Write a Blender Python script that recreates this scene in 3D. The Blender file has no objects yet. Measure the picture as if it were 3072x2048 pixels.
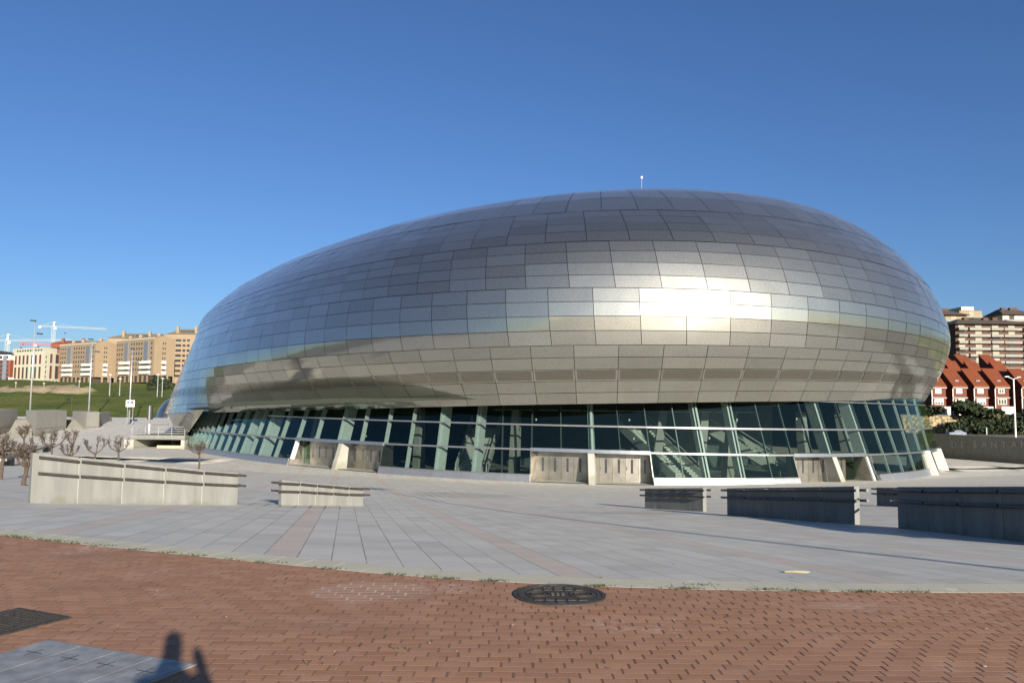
import bpy, math, random
from math import sin, cos, pi, radians as rad
from mathutils import Vector as V, noise
random.seed(7)
S = bpy.context.scene
col = S.collection

# ------------------------------------------------------------------ camera, sky, sun, exposure
FPX = 2430.0                                   # focal length in pixels of the 3072 px photograph
TH = math.atan(194/FPX); RHO = 0.0105
Fv = V((0, cos(TH), sin(TH))); R0 = V((1, 0, 0)); U0 = V((0, -sin(TH), cos(TH)))
Rv = cos(RHO)*R0+sin(RHO)*U0; Uv = -sin(RHO)*R0+cos(RHO)*U0
EYE = V((0, 0, 1.65))
cd = bpy.data.cameras.new("camera"); cam = bpy.data.objects.new("camera", cd); col.objects.link(cam)
cd.sensor_width = 36; cd.lens = 36*FPX/3072; cd.clip_start = 0.1; cd.clip_end = 6000
from mathutils import Matrix
m = Matrix((Rv, Uv, -Fv)).transposed().to_4x4(); m.translation = EYE; cam.matrix_world = m
S.camera = cam
SUN_EL = rad(14.6); SUN_AZ = rad(158.0)         # azimuth clockwise from +Y: the sun stands behind the camera, to the right
w = bpy.data.worlds.new("World"); S.world = w; w.use_nodes = True
nt = w.node_tree; sky = nt.nodes.new("ShaderNodeTexSky"); sky.sky_type = 'NISHITA'; sky.sun_disc = False
sky.sun_elevation = SUN_EL; sky.sun_rotation = SUN_AZ; sky.altitude = 0; sky.air_density = 1.0; sky.dust_density = 0.35; sky.ozone_density = 3.5
bg = nt.nodes['Background']; bg.inputs[1].default_value = 0.092
skt = nt.nodes.new("ShaderNodeMix"); skt.data_type = 'RGBA'; skt.blend_type = 'MULTIPLY'; skt.inputs[0].default_value = 1; 
tcw = nt.nodes.new("ShaderNodeTexCoord"); dp_ = nt.nodes.new("ShaderNodeVectorMath"); dp_.operation = 'DOT_PRODUCT'; dp_.inputs[1].default_value = (sin(SUN_AZ), cos(SUN_AZ), .15)
mr = nt.nodes.new("ShaderNodeMapRange"); mr.interpolation_type = 'SMOOTHSTEP'; mr.inputs[1].default_value = -.25; mr.inputs[2].default_value = .8
tm = nt.nodes.new("ShaderNodeMix"); tm.data_type = 'RGBA'; tm.inputs[6].default_value = (.345, .425, .57, 1); tm.inputs[7].default_value = (.60, .60, .60, 1)   # deep blue away from the sun, whiter around it
nt.links.new(tcw.outputs['Generated'], dp_.inputs[0]); nt.links.new(dp_.outputs['Value'], mr.inputs[0]); nt.links.new(mr.outputs[0], tm.inputs[0]); nt.links.new(tm.outputs[2], skt.inputs[7])
nt.links.new(sky.outputs[0], skt.inputs[6]); nt.links.new(skt.outputs[2], bg.inputs[0])
sd = bpy.data.lights.new("sun", 'SUN'); sd.energy = 5.0; sd.angle = rad(0.53); sd.color = (1, .90, .76)
sun = bpy.data.objects.new("sun", sd); col.objects.link(sun)
sdir = V((sin(SUN_AZ)*cos(SUN_EL), cos(SUN_AZ)*cos(SUN_EL), sin(SUN_EL)))
sun.rotation_euler = sdir.to_track_quat('Z', 'Y').to_euler(); sun.location = sdir*60
S.view_settings.view_transform = 'Standard'; S.view_settings.look = 'None'; S.view_settings.exposure = 1.2; S.view_settings.gamma = 1
try:
    S.cycles.max_bounces = 8; S.cycles.transparent_max_bounces = 12; S.cycles.sample_clamp_indirect = 6
except Exception: pass

# ------------------------------------------------------------------ helpers
def ray(px, py):
    return Fv+Rv*((px-1536)/FPX)-Uv*((py-1024)/FPX)
def at(px, py, D):                              # world point seen at a photo pixel, at distance D ahead
    d = ray(px, py); return EYE+d*(D/d.y)
def proj(p):
    p = V(p)-EYE; d = p.dot(Fv); return 1536+FPX*p.dot(Rv)/d, 1024-FPX*p.dot(Uv)/d
def sstep(t):
    t = max(0., min(1., t)); return t*t*(3-2*t)
def lerp(a, b, t): return a+(b-a)*t
def interp(x, xs, ys):
    if x <= xs[0]: return ys[0]+(x-xs[0])*(ys[1]-ys[0])/(xs[1]-xs[0])
    for i in range(1, len(xs)):
        if x <= xs[i] or i == len(xs)-1:
            return ys[i-1]+(x-xs[i-1])*(ys[i]-ys[i-1])/(xs[i]-xs[i-1])
class MB:
    def __init__(s): s.v = []; s.f = []; s.m = []; s.smooth = False
    def face(s, pts, mi=0):
        n = len(s.v); s.v += [tuple(p) for p in pts]; s.f.append(tuple(range(n, n+len(pts)))); s.m.append(mi)
    def hexa(s, b, t, mi=0):                    # b, t: four bottom and four top corners, counter-clockwise from above
        n = len(s.v); s.v += [tuple(p) for p in list(b)+list(t)]
        for q in ((3, 2, 1, 0), (4, 5, 6, 7), (0, 1, 5, 4), (1, 2, 6, 5), (2, 3, 7, 6), (3, 0, 4, 7)):
            s.f.append(tuple(n+i for i in q)); s.m.append(mi)
    def box(s, x0, x1, y0, y1, z0, z1, mi=0):
        s.hexa([(x0, y0, z0), (x1, y0, z0), (x1, y1, z0), (x0, y1, z0)], [(x0, y0, z1), (x1, y0, z1), (x1, y1, z1), (x0, y1, z1)], mi)
    def beam(s, a, b, w, h, up=(0, 0, 1), mi=0):  # box from a to b, w wide, h high
        a = V(a); b = V(b); d = (b-a).normalized(); sd = d.cross(V(up)).normalized()*(w/2); u = sd.cross(d).normalized()*(h/2)
        s.hexa([a-sd-u, b-sd-u, b+sd-u, a+sd-u], [a-sd+u, b-sd+u, b+sd+u, a+sd+u], mi)
    def tube(s, pts, rs, n=8, mi=0, cap=True):
        pts = [V(p) for p in pts]
        if not hasattr(rs, '__len__'): rs = [rs]*len(pts)
        base = len(s.v); pr = None
        for i, p in enumerate(pts):
            d = (pts[min(i+1, len(pts)-1)]-pts[max(i-1, 0)]).normalized()
            a = (pr-d*pr.dot(d)) if pr is not None else d.cross(V((.31, .87, .38)))
            a = a.normalized(); pr = a; b = d.cross(a)
            for k in range(n):
                s.v.append(tuple(p+(a*cos(2*pi*k/n)+b*sin(2*pi*k/n))*rs[i]))
        for i in range(len(pts)-1):
            for k in range(n):
                s.f.append((base+i*n+k, base+i*n+(k+1) % n, base+(i+1)*n+(k+1) % n, base+(i+1)*n+k)); s.m.append(mi)
        if cap:
            s.f.append(tuple(base+k for k in reversed(range(n)))); s.m.append(mi)
            s.f.append(tuple(base+(len(pts)-1)*n+k for k in range(n))); s.m.append(mi)
    def disc(s, c, r, z0, z1, n=40, mi=0):
        s.tube([(c[0], c[1], z0), (c[0], c[1], z1)], r, n, mi)
    def build(s, name, mats, parent=None, loc=None, smooth=False):
        me = bpy.data.meshes.new(name)
        vs = s.v
        if loc is not None: L = V(loc); vs = [tuple(V(p)-L) for p in vs]
        me.from_pydata(vs, [], s.f)
        if not isinstance(mats, (list, tuple)): mats = [mats]
        for q in mats: me.materials.append(q)
        if len(mats) > 1: me.polygons.foreach_set('material_index', s.m)
        if smooth or s.smooth: me.polygons.foreach_set('use_smooth', [True]*len(me.polygons))
        me.update()
        o = bpy.data.objects.new(name, me); col.objects.link(o)
        if parent is not None: o.parent = parent
        if loc is not None: o.location = loc
        return o
def empty(name, loc, label, cat, group=None, rz=0):
    o = bpy.data.objects.new(name, None); col.objects.link(o); o.location = loc; o.rotation_euler[2] = rz; o.empty_display_size = .5
    return tag(o, label, cat, group)
def tag(o, label=None, cat=None, group=None, kind=None):
    if label: o['label'] = label
    if cat: o['category'] = cat
    if group: o['group'] = group
    if kind: o['kind'] = kind
    return o
def put(mb, name, mats, parent, smooth=False):   # world-coordinate mesh under an Empty that only has a location
    L = V(parent.location); mb.v = [tuple(V(p)-L) for p in mb.v]
    return mb.build(name, mats, parent, smooth=smooth)
def sub(mb, name, mats, parent, smooth=False):   # world-coordinate mesh as a sub-part
    L = V(parent.parent.location); mb.v = [tuple(V(p)-L) for p in mb.v]
    return mb.build(name, mats, parent, smooth=smooth)
def copy_tree(o, parent=None):
    c = o.copy(); col.objects.link(c); c.parent = parent
    for ch in list(o.children): copy_tree(ch, c)
    return c

# ------------------------------------------------------------------ materials
class NB:                                        # tiny node builder
    def __init__(s, name):
        s.mat = bpy.data.materials.new(name); s.mat.use_nodes = True; s.t = s.mat.node_tree
        s.bsdf = s.t.nodes['Principled BSDF']
    def n(s, typ, **kw):
        nd = s.t.nodes.new(typ)
        for k, v in kw.items(): setattr(nd, k, v)
        return nd
    def l(s, a, b): s.t.links.new(a, b)
    def val(s, sock, v):
        if hasattr(v, 'is_linked') or isinstance(v, bpy.types.NodeSocket): s.l(v, sock)
        else: sock.default_value = v
    def math(s, op, a, b=0., c=0.):
        nd = s.n('ShaderNodeMath', operation=op)
        s.val(nd.inputs[0], a); s.val(nd.inputs[1], b)
        if op in ('MULTIPLY_ADD', 'SMOOTH_MIN'): s.val(nd.inputs[2], c)
        return nd.outputs[0]
    def mix(s, f, a, b, blend='MIX'):
        nd = s.n('ShaderNodeMix', data_type='RGBA', blend_type=blend)
        s.val(nd.inputs[0], f)
        for sk, v in ((nd.inputs[6], a), (nd.inputs[7], b)):
            if isinstance(v, tuple) and len(v) == 3: v = v+(1,)
            s.val(sk, v)
        return nd.outputs[2]
    def noise(s, scale, vec=None, detail=3., rough=.55, out=0):
        nd = s.n('ShaderNodeTexNoise'); nd.inputs['Scale'].default_value = scale; nd.inputs['Detail'].default_value = detail; nd.inputs['Roughness'].default_value = rough
        if vec is not None: s.l(vec, nd.inputs['Vector'])
        return nd.outputs[out]
    def ramp(s, v, lo, hi, a=0., b=1.):
        nd = s.n('ShaderNodeMapRange'); s.l(v, nd.inputs[0])
        nd.inputs[1].default_value = lo; nd.inputs[2].default_value = hi; nd.inputs[3].default_value = a; nd.inputs[4].default_value = b
        return nd.outputs[0]
    def coord(s, which='Object'): return s.n('ShaderNodeTexCoord').outputs[which]
    def pos(s): return s.n('ShaderNodeNewGeometry').outputs['Position']
    def xyz(s, v):
        nd = s.n('ShaderNodeSeparateXYZ'); s.l(v, nd.inputs[0]); return nd.outputs
    def comb(s, x, y, z=0.):
        nd = s.n('ShaderNodeCombineXYZ')
        for i, v in enumerate((x, y, z)): s.val(nd.inputs[i], v)
        return nd.outputs[0]
    def white(s, vec):
        nd = s.n('ShaderNodeTexWhiteNoise', noise_dimensions='3D'); s.l(vec, nd.inputs['Vector']); return nd.outputs['Value']
    def bump(s, h, strength=.3, dist=.02):
        nd = s.n('ShaderNodeBump'); nd.inputs['Strength'].default_value = strength; nd.inputs['Distance'].default_value = dist
        s.l(h, nd.inputs['Height']); s.l(nd.outputs[0], s.bsdf.inputs['Normal']); return nd
    def out(s, color=None, rough=.8, metal=0., spec=.5):
        if color is not None:
            if isinstance(color, tuple): color = color+(1,) if len(color) == 3 else color
            s.val(s.bsdf.inputs['Base Color'], color)
        s.val(s.bsdf.inputs['Roughness'], rough); s.bsdf.inputs['Metallic'].default_value = metal
        s.bsdf.inputs['Specular IOR Level'].default_value = spec
        return s.mat
def plain(name, c, rough=.7, metal=0., var=.15, scale=3., spec=.4):
    b = NB(name); n1 = b.noise(scale, b.pos(), 4)
    f = b.ramp(n1, .3, .7)
    return b.out(b.mix(f, tuple(x*(1-var) for x in c), tuple(min(1, x*(1+var)) for x in c)), rough, metal, spec)

def mat_concrete(name, c, streak=.7):
    b = NB(name); p = b.pos(); s = b.xyz(p)
    st = b.noise(1.0, b.comb(b.math('MULTIPLY', s[0], 5.), b.math('MULTIPLY', s[1], 5.), b.math('MULTIPLY', s[2], .6)), 5)
    bl = b.noise(.9, p, 5); fi = b.noise(45, p, 3)
    f = b.math('ADD', b.math('MULTIPLY', b.ramp(st, .35, .7), streak), b.math('MULTIPLY', b.ramp(bl, .3, .75), .4))
    cc = b.mix(f, c, tuple(x*.62 for x in c)); cc = b.mix(b.ramp(fi, .35, .65, 0, .25), cc, tuple(x*.7 for x in c))
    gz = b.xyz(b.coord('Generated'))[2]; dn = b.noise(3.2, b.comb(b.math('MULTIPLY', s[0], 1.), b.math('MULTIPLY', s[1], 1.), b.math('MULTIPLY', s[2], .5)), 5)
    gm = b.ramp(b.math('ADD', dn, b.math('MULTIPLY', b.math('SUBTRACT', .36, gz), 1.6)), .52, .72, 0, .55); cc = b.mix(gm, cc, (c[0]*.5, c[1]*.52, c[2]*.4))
    lime = b.math('MULTIPLY', b.ramp(st, .60, .72, 0, .5), b.ramp(gz, .45, .95)); cc = b.mix(lime, cc, tuple(min(1, x*1.45) for x in c))
    b.bump(fi, .25, .004)
    return b.out(cc, .85)

def mat_plaza():
    b = NB('granite_pavers'); p = b.pos(); s = b.xyz(p)
    a = rad(11.4); W = .38; LN = .57
    u = b.math('ADD', b.math('MULTIPLY', s[0], cos(a)), b.math('MULTIPLY', s[1], sin(a)))
    v = b.math('ADD', b.math('MULTIPLY', s[0], -sin(a)), b.math('MULTIPLY', s[1], cos(a)))
    u = b.math('ADD', u, .13)
    ui = b.math('FLOOR', b.math('DIVIDE', u, W)); uf = b.math('SUBTRACT', b.math('DIVIDE', u, W), ui)
    off = b.white(b.comb(ui, 3.3))
    vv = b.math('ADD', b.math('DIVIDE', v, LN), off)
    vi = b.math('FLOOR', vv); vf = b.math('SUBTRACT', vv, vi)
    r = b.white(b.comb(ui, vi, 1.7)); r2 = b.white(b.comb(ui, vi, 9.1))
    du = b.math('MINIMUM', uf, b.math('SUBTRACT', 1., uf)); dv = b.math('MINIMUM', vf, b.math('SUBTRACT', 1., vf))
    ju = b.ramp(du, .007, .018, 1, 0); jv = b.ramp(dv, .008, .016, 1, 0)
    fine = b.noise(110, p, 3, .7); blot = b.noise(.35, p, 4); mid = b.noise(4., p, 4)
    g = b.mix(r, (.48, .472, .43), (.56, .55, .505)); g = b.mix(b.ramp(r2, .8, 1.), g, (.44, .43, .395))
    k = b.math('MODULO', b.math('ADD', ui, 803.), 8.)
    pink = b.math('LESS_THAN', b.math('ABSOLUTE', b.math('SUBTRACT', k, 1.)), .5)
    g = b.mix(b.math('MULTIPLY', pink, .5), g, (.54, .41, .33))
    g = b.mix(b.ramp(fine, .42, .62, 0, .28), g, (.17, .17, .175)); g = b.mix(b.ramp(blot, .45, .75, 0, .22), g, (.27, .265, .25)); g = b.mix(b.ramp(mid, .55, .75, 0, .15), g, (.25, .24, .23))
    g = b.mix(b.math('MULTIPLY', jv, b.ramp(b.white(b.comb(ui, vi, 4.4)), .45, .8, 0., .9)), g, (.62, .60, .56))
    nm = b.math('MULTIPLY', b.noise(.45, p, 2), 1.4)
    def blob(cx, cy, rx, ry):
        a = b.math('DIVIDE', b.math('SUBTRACT', s[0], cx), rx); c = b.math('DIVIDE', b.math('SUBTRACT', s[1], cy), ry)
        q = b.math('ADD', b.math('MULTIPLY', a, a), b.math('MULTIPLY', c, c)); return b.ramp(b.math('ADD', q, nm), 1.25, 1.75, 1, 0)
    stain = b.math('MAXIMUM', blob(-2.2, 37.5, 2.6, 3.6), b.math('MAXIMUM', blob(-5.9, 21.8, 1.7, 1.1), blob(3.5, 24.5, 2.2, 1.2)))
    g = b.mix(b.math('MULTIPLY', stain, b.math('MAXIMUM', b.ramp(du, .03, .07, .9, .12), b.ramp(dv, .02, .05, .85, .12))), g, (.10, .088, .062))
    g = b.mix(b.math('MULTIPLY', ju, b.ramp(b.noise(.8, p, 2), .3, .7, .35, .85)), g, (.06, .058, .055))
    h = b.math('SUBTRACT', b.math('ADD', b.math('MULTIPLY', fine, .12), b.math('MULTIPLY', r, .18)), b.math('MAXIMUM', ju, jv))
    b.bump(h, .55, .006)
    return b.out(g, .72, spec=.35)

def mat_brick():
    b = NB('red_clay_pavers'); p = b.pos(); s = b.xyz(p)
    wob = b.noise(.25, p, 2)
    y = b.math('ADD', b.math('DIVIDE', s[1], .10), b.math('MULTIPLY', b.math('SUBTRACT', wob, .5), .5))
    yi = b.math('FLOOR', y); yf = b.math('SUBTRACT', y, yi)
    off = b.math('ADD', b.math('MULTIPLY', yi, .5), b.math('MULTIPLY', b.math('SINE', b.math('MULTIPLY', yi, .23)), .9))
    off = b.math('ADD', off, b.math('MULTIPLY', b.white(b.comb(yi, 2.)), .12))
    x = b.math('ADD', b.math('DIVIDE', s[0], .205), off)
    xi = b.math('FLOOR', x); xf = b.math('SUBTRACT', x, xi)
    r = b.white(b.comb(xi, yi, 5.)); r2 = b.white(b.comb(xi, yi, 8.)); r3 = b.white(b.comb(xi, yi, 12.))
    dx = b.math('MINIMUM', xf, b.math('SUBTRACT', 1., xf)); dy = b.math('MINIMUM', yf, b.math('SUBTRACT', 1., yf))
    wj = b.ramp(r3, 0, 1, .022, .052)
    jx = b.math('LESS_THAN', dx, wj); jy = b.ramp(dy, .02, .06, 1, 0)
    fine = b.noise(90, p, 4, .7); blot = b.noise(.6, p, 4); mid = b.noise(3.5, p, 5, .65)
    g = b.mix(r, (.25, .127, .072), (.32, .176, .106)); g = b.mix(b.ramp(r2, .78, 1, 0, .4), g, (.25, .125, .085))
    g = b.mix(b.ramp(fine, .42, .66, 0, .3), g, (.17, .085, .065)); g = b.mix(b.ramp(mid, .5, .8, 0, .35), g, (.40, .25, .20)); g = b.mix(b.ramp(blot, .45, .7, 0, .25), g, (.24, .14, .11))
    sal = b.math('MULTIPLY', b.ramp(b.noise(.9, p, 3), .60, .72), b.ramp(b.noise(14, p, 3), .42, .6)); g = b.mix(b.math('MULTIPLY', sal, .45), g, (.50, .44, .42))
    moss = b.math('MULTIPLY', b.ramp(b.noise(1.7, p, 3), .6, .7), b.math('MAXIMUM', jx, jy))
    g = b.mix(b.math('MULTIPLY', jy, .6), g, (.34, .20, .14)); joint_shade = b.ramp(b.math('ADD', s[0], b.math('MULTIPLY', b.noise(.5, p, 3), 5.)), .5, 4.2); g = b.mix(b.math('MULTIPLY', jx, .8), g, b.mix(joint_shade, (.19, .11, .075), (.04, .02, .014)))  # end joints darken towards the right: their shade is painted into the colour
    g = b.mix(moss, g, (.07, .06, .02))
    def blob(cx, cy, rx, ry):
        a = b.math('DIVIDE', b.math('SUBTRACT', s[0], cx), rx); c = b.math('DIVIDE', b.math('SUBTRACT', s[1], cy), ry)
        q = b.math('ADD', b.math('MULTIPLY', a, a), b.math('MULTIPLY', c, c)); return b.ramp(b.math('ADD', q, b.math('MULTIPLY', b.noise(5., p, 3), 1.3)), 1.2, 1.8, 1, 0)
    eff = b.math('MAXIMUM', blob(-1.25, 7.35, .55, .42), b.math('MULTIPLY', blob(2.9, 7.0, .5, .16), .5))
    g = b.mix(b.math('MULTIPLY', eff, b.math('MAXIMUM', b.math('MULTIPLY', b.math('MAXIMUM', jx, jy), .7), .08)), g, (.50, .46, .43))
    tr = b.math('MULTIPLY', b.ramp(b.noise(1.1, b.comb(b.math('MULTIPLY', s[0], .35), s[1]), 4), .56, .68), .3); g = b.mix(tr, g, (.15, .085, .055))
    h = b.math('SUBTRACT', b.math('ADD', b.math('MULTIPLY', fine, .2), b.math('MULTIPLY', r2, .5)), b.math('MAXIMUM', b.math('MULTIPLY', jx, 1.3), b.math('MULTIPLY', jy, .7)))
    b.bump(h, .6, .006)
    return b.out(g, .8, spec=.3)

def mat_steel():
    b = NB('stainless_steel_cladding'); p = b.pos()
    at_ = b.n('ShaderNodeAttribute', attribute_name='tone').outputs['Fac']
    wv = b.noise(.5, p, 1, .3); fi = b.noise(9, p, 3)
    c = b.mix(at_, (.45, .45, .41), (.54, .54, .50))
    c = b.mix(b.ramp(fi, .4, .7, 0, .18), c, (.30, .29, .26))
    b.bump(wv, .5, .05)
    b.out(c, .105, 1.)
    p2 = b.n('ShaderNodeBsdfPrincipled'); b.l(c, p2.inputs['Base Color']); p2.inputs['Metallic'].default_value = 1; p2.inputs['Roughness'].default_value = .52; b.l(b.bsdf.inputs['Normal'].links[0].from_socket, p2.inputs['Normal'])
    mx = b.n('ShaderNodeMixShader'); b.l(b.ramp(fi, .3, .7, .30, .44), mx.inputs[0]); b.l(b.bsdf.outputs[0], mx.inputs[1]); b.l(p2.outputs[0], mx.inputs[2]); b.l(mx.outputs[0], b.t.nodes['Material Output'].inputs[0])
    return b.mat

def mat_glass(name, tint, refl=.015):
    b = NB(name); t = b.t; t.nodes.remove(b.bsdf)
    tr = b.n('ShaderNodeBsdfTransparent'); tr.inputs[0].default_value = tint+(1,)
    gl = b.n('ShaderNodeBsdfGlossy'); gl.inputs['Roughness'].default_value = .015; gl.inputs[0].default_value = (.55, .74, .62, 1)
    fr = b.n('ShaderNodeFresnel'); fr.inputs[0].default_value = 1.5
    f = b.math('MINIMUM', b.math('ADD', fr.outputs[0], refl), .32)
    mx = b.n('ShaderNodeMixShader'); b.l(f, mx.inputs[0]); b.l(tr.outputs[0], mx.inputs[1]); b.l(gl.outputs[0], mx.inputs[2])
    b.l(mx.outputs[0], t.nodes['Material Output'].inputs[0]); return b.mat

def mat_terrain():
    b = NB('grass_and_soil'); p = b.pos()
    so = b.n('ShaderNodeAttribute', attribute_name='soil').outputs['Fac']
    n1 = b.noise(.12, p, 6, .65); n2 = b.noise(1.2, p, 5, .7); n3 = b.noise(.03, p, 3)
    g = b.mix(b.ramp(n1, .35, .65), (.055, .088, .016), (.125, .155, .035)); g = b.mix(b.ramp(n2, .4, .65, 0, .7), g, (.022, .036, .010)); g = b.mix(b.ramp(n3, .4, .6, 0, .55), g, (.11, .105, .035))
    e = b.mix(b.ramp(n2, .35, .65), (.42, .33, .21), (.24, .20, .14)); e = b.mix(b.ramp(n1, .4, .7, 0, .6), e, (.20, .17, .12))
    f = b.math('ADD', so, b.math('MULTIPLY', b.math('SUBTRACT', n2, .5), .9)); g = b.mix(b.ramp(f, .42, .58), g, e)
    pv = b.n('ShaderNodeAttribute', attribute_name='paved').outputs['Fac']; g = b.mix(pv, g, b.mix(b.ramp(n1, .35, .65), (.115, .11, .10), (.15, .145, .13)))
    b.bump(n2, .6, .25)
    return b.out(g, .95, spec=.1)

M = {}
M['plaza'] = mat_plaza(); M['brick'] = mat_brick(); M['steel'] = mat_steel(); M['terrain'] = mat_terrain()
M['glass'] = mat_glass('teal_tinted_glass', (.49, .56, .54)); M['dim_mullion'] = plain('shaded_grey_profile', (.13, .155, .15), .4, .3)
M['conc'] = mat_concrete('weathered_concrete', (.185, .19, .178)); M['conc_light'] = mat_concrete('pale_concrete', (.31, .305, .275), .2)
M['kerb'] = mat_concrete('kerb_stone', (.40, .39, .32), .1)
M['joint'] = plain('dark_joint', (.05, .048, .045), .5, .6); M['lining'] = plain('shell_lining', (.06, .058, .055), .6)
M['vent'] = plain('vent_mesh', (.33, .31, .27), .3, 1., .15, 30)
M['alu'] = plain('brushed_aluminium', (.37, .38, .40), .3, .85, .06); M['plinth'] = plain('plinth_metal', (.30, .31, .325), .38, .7, .08)
M['doorsteel'] = plain('door_steel', (.30, .285, .25), .38, .9, .22, 1.3); M['pale_paint'] = plain('pale_green_paint', (.55, .60, .58), .5, 0., .06)
M['white'] = plain('white_paint', (.55, .545, .52), .55, 0., .05); M['dark'] = plain('dark_metal', (.045, .043, .042), .45, .3)
M['rail'] = plain('brown_handrail', (.075, .065, .06), .35, .5, .2, 8); M['chrome'] = plain('polished_end_cap', (.8, .8, .8), .2, 1.)
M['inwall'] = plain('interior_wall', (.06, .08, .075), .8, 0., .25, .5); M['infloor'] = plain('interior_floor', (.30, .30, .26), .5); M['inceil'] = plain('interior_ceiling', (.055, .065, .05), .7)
M['stairs'] = plain('stair_stone', (.42, .43, .39), .7); M['darkglass'] = plain('dark_window', (.03, .035, .04), .12, 0., .3, 1., 1.)
M['iron'] = plain('cast_iron', (.05, .045, .038), .62, .45, .3, 20); M['plate'] = plain('checker_plate', (.25, .25, .245), .5, .25, .3, 7.)
M['pole'] = plain('galvanised_pole', (.36, .375, .39), .4, .5); M['lamp'] = plain('lamp_housing', (.04, .06, .065), .4, .3)
M['bark'] = plain('bark', (.065, .047, .034), .9, 0., .35, 25); M['twig'] = plain('twig', (.055, .042, .033), .9, 0., .3, 20)
M['asphalt'] = plain('asphalt', (.10, .10, .10), .9, 0., .2, 1.)
M['weed'] = plain('weed_leaves', (.06, .085, .02), .8, 0., .4, 30)

# ------------------------------------------------------------------ ground shape
KX = [-60, -30, -12, -6.45, -3.8, -2.17, -.75, 1.32, 4.79, 9, 20, 60]
KY = [31, 19.5, 12.4, 10.2, 9.1, 8.46, 7.96, 7.60, 7.58, 8.1, 11, 27]
def yk(x):                                       # kerb line (Catmull-Rom through the samples)
    x = max(KX[0], min(KX[-1], x))
    for i in range(len(KX)-1):
        if x <= KX[i+1]: break
    t = (x-KX[i])/(KX[i+1]-KX[i]); h = KX[i+1]-KX[i]
    def sl(j):
        if j == 0 or j == len(KX)-1: j0 = max(0, j-1); j1 = min(len(KX)-1, j+1)
        else: j0 = j-1; j1 = j+1
        return (KY[j1]-KY[j0])/(KX[j1]-KX[j0])
    return (2*t**3-3*t*t+1)*KY[i]+(t**3-2*t*t+t)*h*sl(i)+(-2*t**3+3*t*t)*KY[i+1]+(t**3-t*t)*h*sl(i+1)
def g(x, y):                                     # plaza surface
    t = y-yk(x)
    if t <= 0: z = 0.
    elif t < 22: z = -.088*t
    else: z = max(-4.06, -1.936-.07*(t-22)-.0)
    if y > 100: z += 2.9*max(0, min(1, (y-104)/46))*sstep((-46-x)/8)
    return z
def ground_at(px, py):
    d = ray(px, py); lo = 2.; D = 2.
    while D < 400:
        p = EYE+d*(D/d.y)
        if p.z < g(p.x, p.y): break
        D += .5
    a, b = D-.5, D
    for _ in range(20):
        c = (a+b)/2; p = EYE+d*(c/d.y)
        if p.z < g(p.x, p.y): b = c
        else: a = c
    return EYE+d*(b/d.y)
def gt(x, y):                                    # far terrain
    if y < 150: z = g(x, y) if y > 0 else 0.
    else: z = -4.06+2.9*sstep((-46-x)/8)
    if y > 150 and x < -40:
        k = sstep((-40-x)/18)
        zz = interp(y, [150, 160, 188, 240, 300, 350, 432, 470, 900, 1600], [-1.16, -1.0, 2.9, 3.0, 5.6, 8.6, 11.9, 12.5, 22, 30])
        zz += (sin(x*.045)+sin(x*.021+2))*.9*sstep((y-250)/60)*(1-sstep((y-400)/40))
        z = lerp(z, zz, k)
    if x > 30 and y > 195:
        k = sstep((x-30)/15)
        zz = interp(y, [195, 207, 208, 232, 262, 330, 480, 900, 1600], [-4.06, -4.0, .4, .8, 6, 14, 40, 70, 80])
        z = lerp(z, zz, k)
    if y < -900: z += 10*sstep((-900-y)/300)
    if y < -26 : z -= .5
    return z

def grid_mesh(name, xs, ys, zf, mat, keep=lambda x, y: True, yfn=None, soil=None):
    mb = MB(); nx = len(xs); idx = {}
    vs = []
    for j, y in enumerate(ys):
        for i, x in enumerate(xs):
            yy = yfn(x, y) if yfn else y
            vs.append((x, yy, zf(x, yy)))
    fs = []
    for j in range(len(ys)-1):
        for i in range(nx-1):
            cx = (xs[i]+xs[i+1])/2; cy = (vs[j*nx+i][1]+vs[(j+1)*nx+i][1])/2
            if keep(cx, cy): fs.append((j*nx+i, j*nx+i+1, (j+1)*nx+i+1, (j+1)*nx+i))
    mb.v = vs; mb.f = fs; mb.m = [0]*len(fs)
    o = mb.build(name, mat, smooth=True)
    if soil:
        a = o.data.attributes.new('soil', 'FLOAT', 'POINT'); a.data.foreach_set('value', [soil(*v) for v in vs])
        a = o.data.attributes.new('paved', 'FLOAT', 'POINT'); a.data.foreach_set('value', [1. if (v[1] < 148 or (v[0] > 40 and v[1] < 190)) else 0. for v in vs])
    return o
def frange(a, b, s):
    n = int(round((b-a)/s)); return [a+(b-a)*i/n for i in range(n+1)]
# brick pavement in front of the kerb, granite plaza behind it
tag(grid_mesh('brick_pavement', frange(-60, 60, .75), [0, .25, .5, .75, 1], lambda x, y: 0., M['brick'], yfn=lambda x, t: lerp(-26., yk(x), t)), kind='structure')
KW = .34
tt = [0, .5, 1, 2, 3.5, 5, 7, 9, 12, 15, 18, 20, 21, 22, 23, 24, 26, 28, 31, 34, 37, 40, 43, 46, 48, 50, 51, 52, 53, 54, 56, 60, 66, 72, 78, 84, 90, 95, 100, 105, 110, 115, 120, 130, 144]
tag(grid_mesh('plaza_paving', frange(-100, 100, 1.), tt, g, M['plaza'],
    yfn=lambda x, t: lerp(yk(x)+KW, 150, (t/144)) if t > 60 else yk(x)+KW+t, keep=lambda x, y: not (x > 84)), kind='structure')
mb = MB(); mb.face([(-900, -900, -.03), (900, -900, -.03), (900, -25.9, -.03), (-900, -25.9, -.03)]); M['street'] = plain('street_paving', (.12, .112, .095), .85, 0., .15, .2)
tag(mb.build('street_paving', M['street']), kind='structure')
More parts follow.
